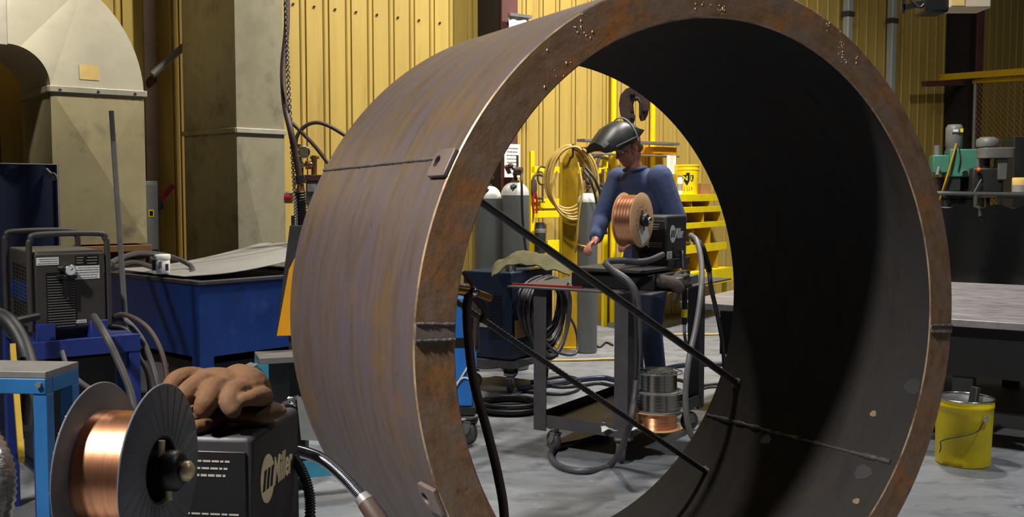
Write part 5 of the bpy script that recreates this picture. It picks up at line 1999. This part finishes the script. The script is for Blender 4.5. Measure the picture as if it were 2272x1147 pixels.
# yellow bucket on the floor
bk = G(2136, 1026)
yk = thing('yellow_bucket', 'dented yellow steel bucket with wire handle on the floor right of the ring', 'bucket', (bk.x, bk.y, 0))
rb, rt, hp = .146, .158, .375
vs, fs = [], []
seg = 48
pr = [(rb * .96, 0), (rb, .004), (rb + .001, .03), (rb, .08), (rb + .002, .13), (rb + .004, .2), (rt - .005, hp - .09), (rt - .004, hp - .05), (rt, hp - .045), (rt, hp - .03), (rt - .003, hp - .025), (rt - .001, hp - .004)]
n = len(pr)
for k in range(seg):
    t = 2 * PI * k / seg
    for (r, z) in pr:
        dent = 0
        for (ta, zc, sz, dp) in ((-1.9, .10, .05, .014), (-1.45, .07, .035, .010), (-2.4, .05, .05, .016), (-1.2, .10, .03, .008)):
            dd = ((t - ta + PI) % (2 * PI) - PI) * r
            dent += dp * math.exp(-(dd * dd * .5 + (z - zc) ** 2) / sz ** 2 * 1.5)
        r2 = max(0, r - dent * (z > .003) * (r > .1))
        vs.append((r2 * math.cos(t), r2 * math.sin(t), z))
m = n
for k in range(seg):
    l = (k + 1) % seg
    for i in range(m - 1):
        fs.append((k * m + i, l * m + i, l * m + i + 1, k * m + i + 1))
fs.append(tuple(k * m for k in range(seg)))
MB().add(vs, fs).build('bucket_shell', M_YEL, yk, ang=50)
MB().lathe([(rt - .001, hp - .004), (rt - .006, hp - .006), (rt - .012, hp - .05), (rb - .026, .09), (rb - .026, .012), (0, .012)], seg=48, cap=False).build('bucket_lining', M_GREY, yk)
MB().torus((0, 0, hp - .002), (0, 0, 1), rt - .003, .0055, 48, 8).build('bucket_rim', M_CHROME, yk)
ea = -1.25
e0 = V((rt * math.cos(ea), rt * math.sin(ea), hp - .09))
MB().cyl(e0, e0 + V((math.cos(ea), math.sin(ea), 0)) * .010, .020, seg=18).build('handle_ear', M_CHROME, yk, bevel=.002)
hpts = [e0 * 1.05 + V((0, 0, 0))]
for (ang, z, k) in ((-1.55, hp - .155, 1.04), (-2.0, hp - .185, 1.05), (-2.5, hp - .215, 1.06), (-2.75, hp - .24, 1.07), (-2.72, hp - .27, 1.08), (-2.78, hp - .30, 1.08)):
    hpts.append(V((rt * k * math.cos(ang), rt * k * math.sin(ang), z)))
MB().hose(hpts, .0030).build('wire_handle', M_STEEL, yk)
b = MB().bar(V((.02, .02, .05)), V((.085, .05, hp + .05)), .05, .03)
o = b.xf(Matrix.Translation((bk.x, bk.y, 0)))
solo('scrap_bar', o, M_MDARK, 'dark scrap bar sticking up out of the yellow bucket', 'bar', bevel=.004)

# railing with a black tarpaulin
ry = 10.0
ra, rbp = AT(2040, 428, ry + .25), AT(2400, 433, ry - .25)
rl = thing('pipe_rail', 'grey pipe railing carrying the black tarpaulin before the machines', 'railing', (ra.x, ra.y, 0))
R0 = V((ra.x, ra.y, 0))
MB().tube([ra - R0, rbp - R0], .021, 12).build('top_pipe', M_MGREY, rl)
MB().tube([ra - R0 - V((0, 0, .15)), rbp - R0 - V((0, 0, .15))], .016, 12).build('lower_pipe', M_MGREY, rl)
for t in (.02, .36, .72, .98):
    q = ra.lerp(rbp, t) - R0
    MB().tube([q, V((q.x, q.y, 0))], .02, 10).build('rail_post', M_MGREY, rl)


def tarp(u, v):
    q = ra.lerp(rbp, u)
    z1 = ra.z - .13
    return V((q.x, q.y - .07 - .05 * math.sin(u * 17 + v * 2.5) * v - .25 * v * max(0, v - .5), z1 - v * (z1 - .04) + .02 * math.sin(u * 30) * (1 - v)))


solo('tarpaulin', MB().sheet(tarp, 60, 24, .004), M_TARP, 'black tarpaulin hung along the pipe railing on the right', 'tarpaulin')
rnd = random.Random(8)
for t, lab in ((.36, 'black spring clip on the railing under the green machine'), (.72, 'pale spring clip on the railing under the drill heads')):
    q = ra.lerp(rbp, t) + V((0, -.05, -.12))
    b = MB().bar(q, q + V((.01, -.03, -.1)), .02, .03).bar(q, q + V((.09, -.02, -.14)), .015, .02)
    solo('spring_clip', b, M_MGREY, lab, 'clip')

# green milling machine
MY = 11.4
mg = AT(2115, 430, MY)
gm = thing('milling_machine', 'green machine head with grey motor on top, beside the dark column on the right', 'machine tool', (mg.x, mg.y, 0), math.radians(-14))


def MGp(px, py):
    q = AT(px, py, MY)
    return V((q.x - mg.x, 0, q.z))


def mbox(x0, x1, y0, y1, d0, d1, nm, m, par, bev=.012):
    a, c = MGp(x0, y0), MGp(x1, y1)
    return MB().bx(a.x, c.x, d0, d1, c.z, a.z).build(nm, m, par, bevel=bev)


mbox(2104, 2161, 332, 393, -.16, .22, 'head_casting', M_MGREEN, gm)
mbox(2071, 2106, 344, 384, -.08, .2, 'side_head', M_MGREEN, gm)
mbox(2158, 2164, 332, 393, -.165, -.10, 'edge_strip', M_MGREY, gm, .004)
a, c = MGp(2120, 276), MGp(2120, 332)
mt = MB().lathe([(.085, c.z - .04), (.085, c.z + .03), (.092, c.z + .04), (.092, a.z - .04), (.07, a.z), (0, a.z + .004)], (0, .04, 0), seg=28).build('drive_motor', M_MGREY, gm)
p_ = MGp(2120, 290)
MB().bx(-.04, .04, -.062, -.05, p_.z - .03, p_.z + .02).build('motor_box', M_MGREY, gm, bevel=.006)
MB().bx(-.03, .022, -.066, -.06, p_.z - .015, p_.z + .01).build('motor_plate', M_WHITE, gm)
MB().bx(.045, .075, -.058, -.045, p_.z - .02, p_.z + .02).build('yellow_sticker', M_YEL, gm)
p_ = MGp(2133, 385)
MB().cyl((p_.x, -.16, p_.z), (p_.x, -.2, p_.z), .03).build('dial', M_CHROME, gm)
mbox(2096, 2126, 386, 425, -.14, .1, 'spindle_housing', M_MDARK, gm)
q0 = MGp(2082, 345)
MB().cyl((q0.x, 0, q0.z - .02), (q0.x, 0, MGp(0, 322).z), .035).build('column_post', M_MGREY, gm)
q0, q1 = MGp(2082, 372), MGp(2076, 382)
MB().tube([(q0.x, -.1, q0.z), (q1.x, -.18, q1.z - .04)], .02, 8).build('crank', M_MGREY, gm)
MB().hose([(MGp(2116, 320).x, -.17, MGp(0, 320).z), (MGp(2106, 355).x, -.2, MGp(0, 355).z), (MGp(2098, 385).x, -.2, MGp(0, 385).z), (MGp(2090, 415).x, -.18, MGp(0, 415).z), (MGp(2082, 450).x, -.1, MGp(0, 450).z)], .012).build('yellow_hose', M_YELD, gm)
MB().hose([(MGp(2122, 330).x, -.165, MGp(0, 330).z), (MGp(2124, 355).x, -.175, MGp(0, 355).z), (MGp(2120, 380).x, -.17, MGp(0, 380).z)], .007).build('black_lead', M_RUB, gm)
mbox(2080, 2160, 393, 440, .0, .3, 'knee_casting', M_MDARK, gm)
mbox(2090, 2150, 440, 700, .02, .4, 'pedestal', M_MDARK, gm)
gm_low = AT(2115, 720, MY).z
MB().bx(-.15, .15, -.0, .45, 0, .3).build('foot', M_MDARK, gm)

# grey drill press
dp0 = AT(2210, 430, MY - .36)
MY2 = MY - .36
dp = thing('drill_press', 'grey drill press with domed motor and wide belt cover at the far right', 'drill press', (dp0.x, dp0.y, 0), math.radians(-10))


def DP(px, py):
    q = AT(px, py, MY2)
    return V((q.x - dp0.x, 0, q.z))


q = DP(2192, 326)
top = DP(0, 303).z
MB().lathe([(.11, q.z), (.115, q.z + .015), (.112, top - .03), (.07, top - .005), (0, top)], (q.x, 0, 0), seg=28).build('domed_motor', M_MGREY, dp)
q0, q1 = DP(2185, 328), DP(2250, 352)
pts = []
for i in range(24):
    t = 2 * PI * i / 24
    c, s = math.cos(t), math.sin(t)
    pts.append((q0.x + .03 + .1 * c, .11 * s) if c < 0 else (q1.x - .10 + .1 * c, .11 * s))
MB().prism(pts, (0, 0, q1.z), (1, 0, 0), (0, 1, 0), q0.z - q1.z).build('belt_cover', M_GREY, dp, bevel=.008)
q = DP(2219, 380)
MB().bx(q.x - .045, q.x + .05, -.08, .1, DP(0, 400).z, q1.z).build('drill_head', M_MGREY, dp, bevel=.01)
MB().bx(DP(2170, 0).x, DP(2235, 0).x, -.06, .12, DP(0, 428).z, DP(0, 372).z).build('dark_casting', M_MDARK, dp, bevel=.02)
MB().cyl((q.x, -.02, DP(0, 432).z), (q.x, -.02, DP(0, 398).z), .018).build('quill', M_CHROME, dp)
q2 = DP(2169, 377)
MB().ball((q2.x, -.1, q2.z), .026, 12).build('orange_knob', M_ORANGE, dp)
MB().cyl((q2.x + .1, .06, 0), (q2.x + .1, .06, DP(0, 340).z), .05).build('column', M_MDARK, dp)
MB().bx(-.12, .25, -.15, .3, 0, .06).build('foot', M_MDARK, dp)
MB().tube([(DP(2172, 0).x, -.1, DP(0, 426).z), (DP(2186, 0).x, -.1, DP(0, 398).z)], .008, 8).build('feed_lever', M_GREY, dp)
MB().bx(DP(2176, 0).x, DP(2260, 0).x, -.16, .2, DP(0, 440).z, DP(0, 428).z).build('drill_table', M_MDARK, dp, bevel=.006)
q = AT(2262, 432, 10.55)
cn = thing('pale_can', 'pale yellowish can with dark label at the right edge behind the railing', 'can', (q.x, q.y, q.z))
MB().lathe([(.07, 0), (.075, .005), (.075, .17), (.068, .176), (0, .172)], seg=24).build('can_body', M_TAPE, cn)
MB().lathe([(.0758, .03), (.0758, .1)], seg=24).build('can_label', M_SHEET, cn)
q = AT(2245, 432, 10.55)
b = MB().bx(-.35, .35, -.12, .2, q.z - .03, q.z)
for x in (-.33, .29):
    for y in (-.12, .16):
        b.bx(x, x + .04, y, y + .04, 0, q.z - .03)
solo('bench_shelf', b.xf(Matrix.Translation((AT(2275, 430, 10.55).x, 10.55, 0))), M_MDARK, 'dark bench behind the railing carrying the pale can', 'bench')
q = AT(2265, 345, 11.8)
solo('dark_cabinet', MB().bx(q.x - .08, q.x + .4, q.y, q.y + .3, 0, q.z + .22), M_MDARK, 'dark cabinet at the extreme right edge behind the drill press', 'cabinet', bevel=.006)

# yellow beams with chain link mesh below
ma = WP(2092, 168, 1.0)
mesh_y0 = ma
fe = thing('mesh_fence', 'chain link mesh panel under double yellow beams at the right edge', 'fence', (ma.x, ma.y, 0))
R0 = V((ma.x, ma.y, 0))
FA, FB = AT(2086, 172, 14.6), AT(2420, 148, 12.4)
MB().bar(FA - R0, FB - R0, .05, .085).build('upper_beam', M_YELD, fe)
FA2, FB2 = AT(2160, 181, 14.15), AT(2420, 166, 12.45)
MB().bar(FA2 - R0, FB2 - R0, .04, .05).build('lower_beam', M_YELD, fe)
b = MB()
dv = (FB2 - FA2)
Ln = math.hypot(dv.x, dv.y)
du = V((dv.x, dv.y, 0)).normalized()
zt2, zb2 = FA2.z - .02, .4
Hh = zt2 - zb2
st_ = .075
k = -Hh
while k < Ln:
    for sgn in (1, -1):
        x0, x1 = (k, k + Hh) if sgn > 0 else (k + Hh, k)
        za, zc = zb2, zt2
        pts = []
        for (xa, z) in ((x0, za), (x1, zc)):
            pts.append([xa, z])
        (xa, za), (xb, zc) = pts
        # clip to the panel
        def clip(x, z, x_, z_):
            if x < 0:
                t = (0 - x) / (x_ - x)
                return [0, z + (z_ - z) * t]
            if x > Ln:
                t = (Ln - x) / (x_ - x)
                return [Ln, z + (z_ - z) * t]
            return [x, z]
        A_, B_ = clip(xa, za, xb, zc), clip(xb, zc, xa, za)
        if abs(A_[0] - B_[0]) > .02:
            b.tube([FA2 - R0 + du * A_[0] + V((0, 0, A_[1] - FA2.z)), FA2 - R0 + du * B_[0] + V((0, 0, B_[1] - FA2.z))], .0030, 4, caps=False)
    k += st_
b.build('wire_mesh', M_MESH, fe)
for t in (.02, .98):
    q = FA2.lerp(FB2, t) - R0
    MB().tube([V((q.x, q.y, 0)), V((q.x, q.y, q.z + .02))], .024, 10).build('fence_post', M_MGREY, fe)

# conduits on the right wall
for px, ztop in ((1873, 7.5), (1970, 7.5)):
    p = WP(px, 425, .09)
    c = thing('wall_conduit', 'left grey conduit pipe on the wall, partly behind the top of the ring' if px < 1900 else 'right grey conduit pipe on the wall, clear of the ring', 'conduit', (p.x, p.y, 0), WPHI, 'grey conduits on the far wall')
    MB().bx(-.06, .06, -.05, .05, 0, ztop).build('conduit_channel', M_COND, c, bevel=.012)
    z = WP(px, 30 if px < 1900 else 45, .09).z
    MB().bx(-.08, .08, -.065, .06, z - .035, z + .035).build('pipe_clamp', M_STEEL, c, bevel=.004)
# hoist with its beige control box
q = AT(2148, 22, 9.5)
ho = thing('overhead_hoist', 'beige electrical box with black hoist body, cut off by the top right edge', 'hoist', (q.x, q.y, q.z))
MB().bx(-.2, .17, -.1, .2, .0, .42).build('beige_box', M_BEIGE, ho, bevel=.015)
MB().bx(-.20, -.08, -.106, -.1, .02, .25).build('pale_panel', M_TAPE, ho)
MB().bx(-.42, -.2, -.06, .2, -.03, .4).build('hoist_body', M_BLACK, ho, bevel=.02)
MB().bar((-.42, 0, .06), (-.6, 0, .02), .03, .05).build('hoist_arm', M_BLACK, ho)
MB().bar((-.6, 0, -.03), (-.6, 0, .18), .03, .03).build('hoist_hook', M_BLACK, ho)
MB().hose([(-.56, 0, .12), (-.45, -.02, .02), (-.38, -.02, .12), (-.3, -.02, .3)], .012).build('hoist_lead', M_RUB, ho)
MB().bx(-.5, .4, -.05, .15, .42, .55).build('trolley', M_BLACK, ho)
MB().bx(-.03, .03, .02, .08, .55, 4.5).build('hanger', M_BLACK, ho)

# ================================================================== LEADS AND HOSES ON THE FLOOR
rnd = random.Random(21)
c = G(1128, 912)
pts = []
for i in range(6):
    R = .19 + .035 * rnd.random()
    for k in range(18):
        t = 2 * PI * k / 18
        pts.append(V((c.x + R * math.cos(t) + .02 * rnd.random(), c.y + R * .9 * math.sin(t), .014 + .011 * i)))
solo('floor_coil', MB().tube(smooth_path(pts, 2), .0125, 7), M_RUB, 'black cable coil lying flat on the floor left of the cart', 'cable')
for L, r, m, lab in (
        ([(1190, 800), (1270, 799), (1330, 797), (1400, 790), (1450, 750), (1500, 742), (1560, 742), (1640, 740)], .012, M_YELH, 'long tan hose lying across the floor behind the cart'),
        ([(1150, 862), (1230, 852), (1290, 842), (1340, 838), (1390, 842), (1500, 812), (1600, 808), (1660, 806)], .020, M_NAVP, 'thick dark blue lead running across the floor behind the wire reels'),
        ([(1180, 846), (1240, 858), (1290, 855), (1330, 850), (1370, 856), (1420, 850), (1500, 842), (1545, 855), (1600, 852)], .014, M_RUB, 'black lead snaking over the floor just behind the wire reels'),
        ([(1160, 868), (1200, 872), (1250, 874), (1285, 862), (1280, 840), (1240, 836), (1180, 850)], .012, M_RUB, 'black lead looped round the rear casters of the blue welder'),
        ([(1500, 905), (1530, 880), (1560, 862), (1590, 858), (1640, 860)], .010, M_RUBG, 'thin grey lead curling up the floor beside the right cart leg'),
        ([(1290, 780), (1310, 760), (1330, 770), (1345, 760), (1360, 766)], .010, M_RUB, 'short black lead by the foot of the slim gas cylinder')):
    P = []
    for (x, y) in L:
        q = G(x, y, r)
        P.append(q)
    solo('floor_lead', MB().hose(P, r, 8), m, lab, 'hose' if m is M_YELH else 'cable')
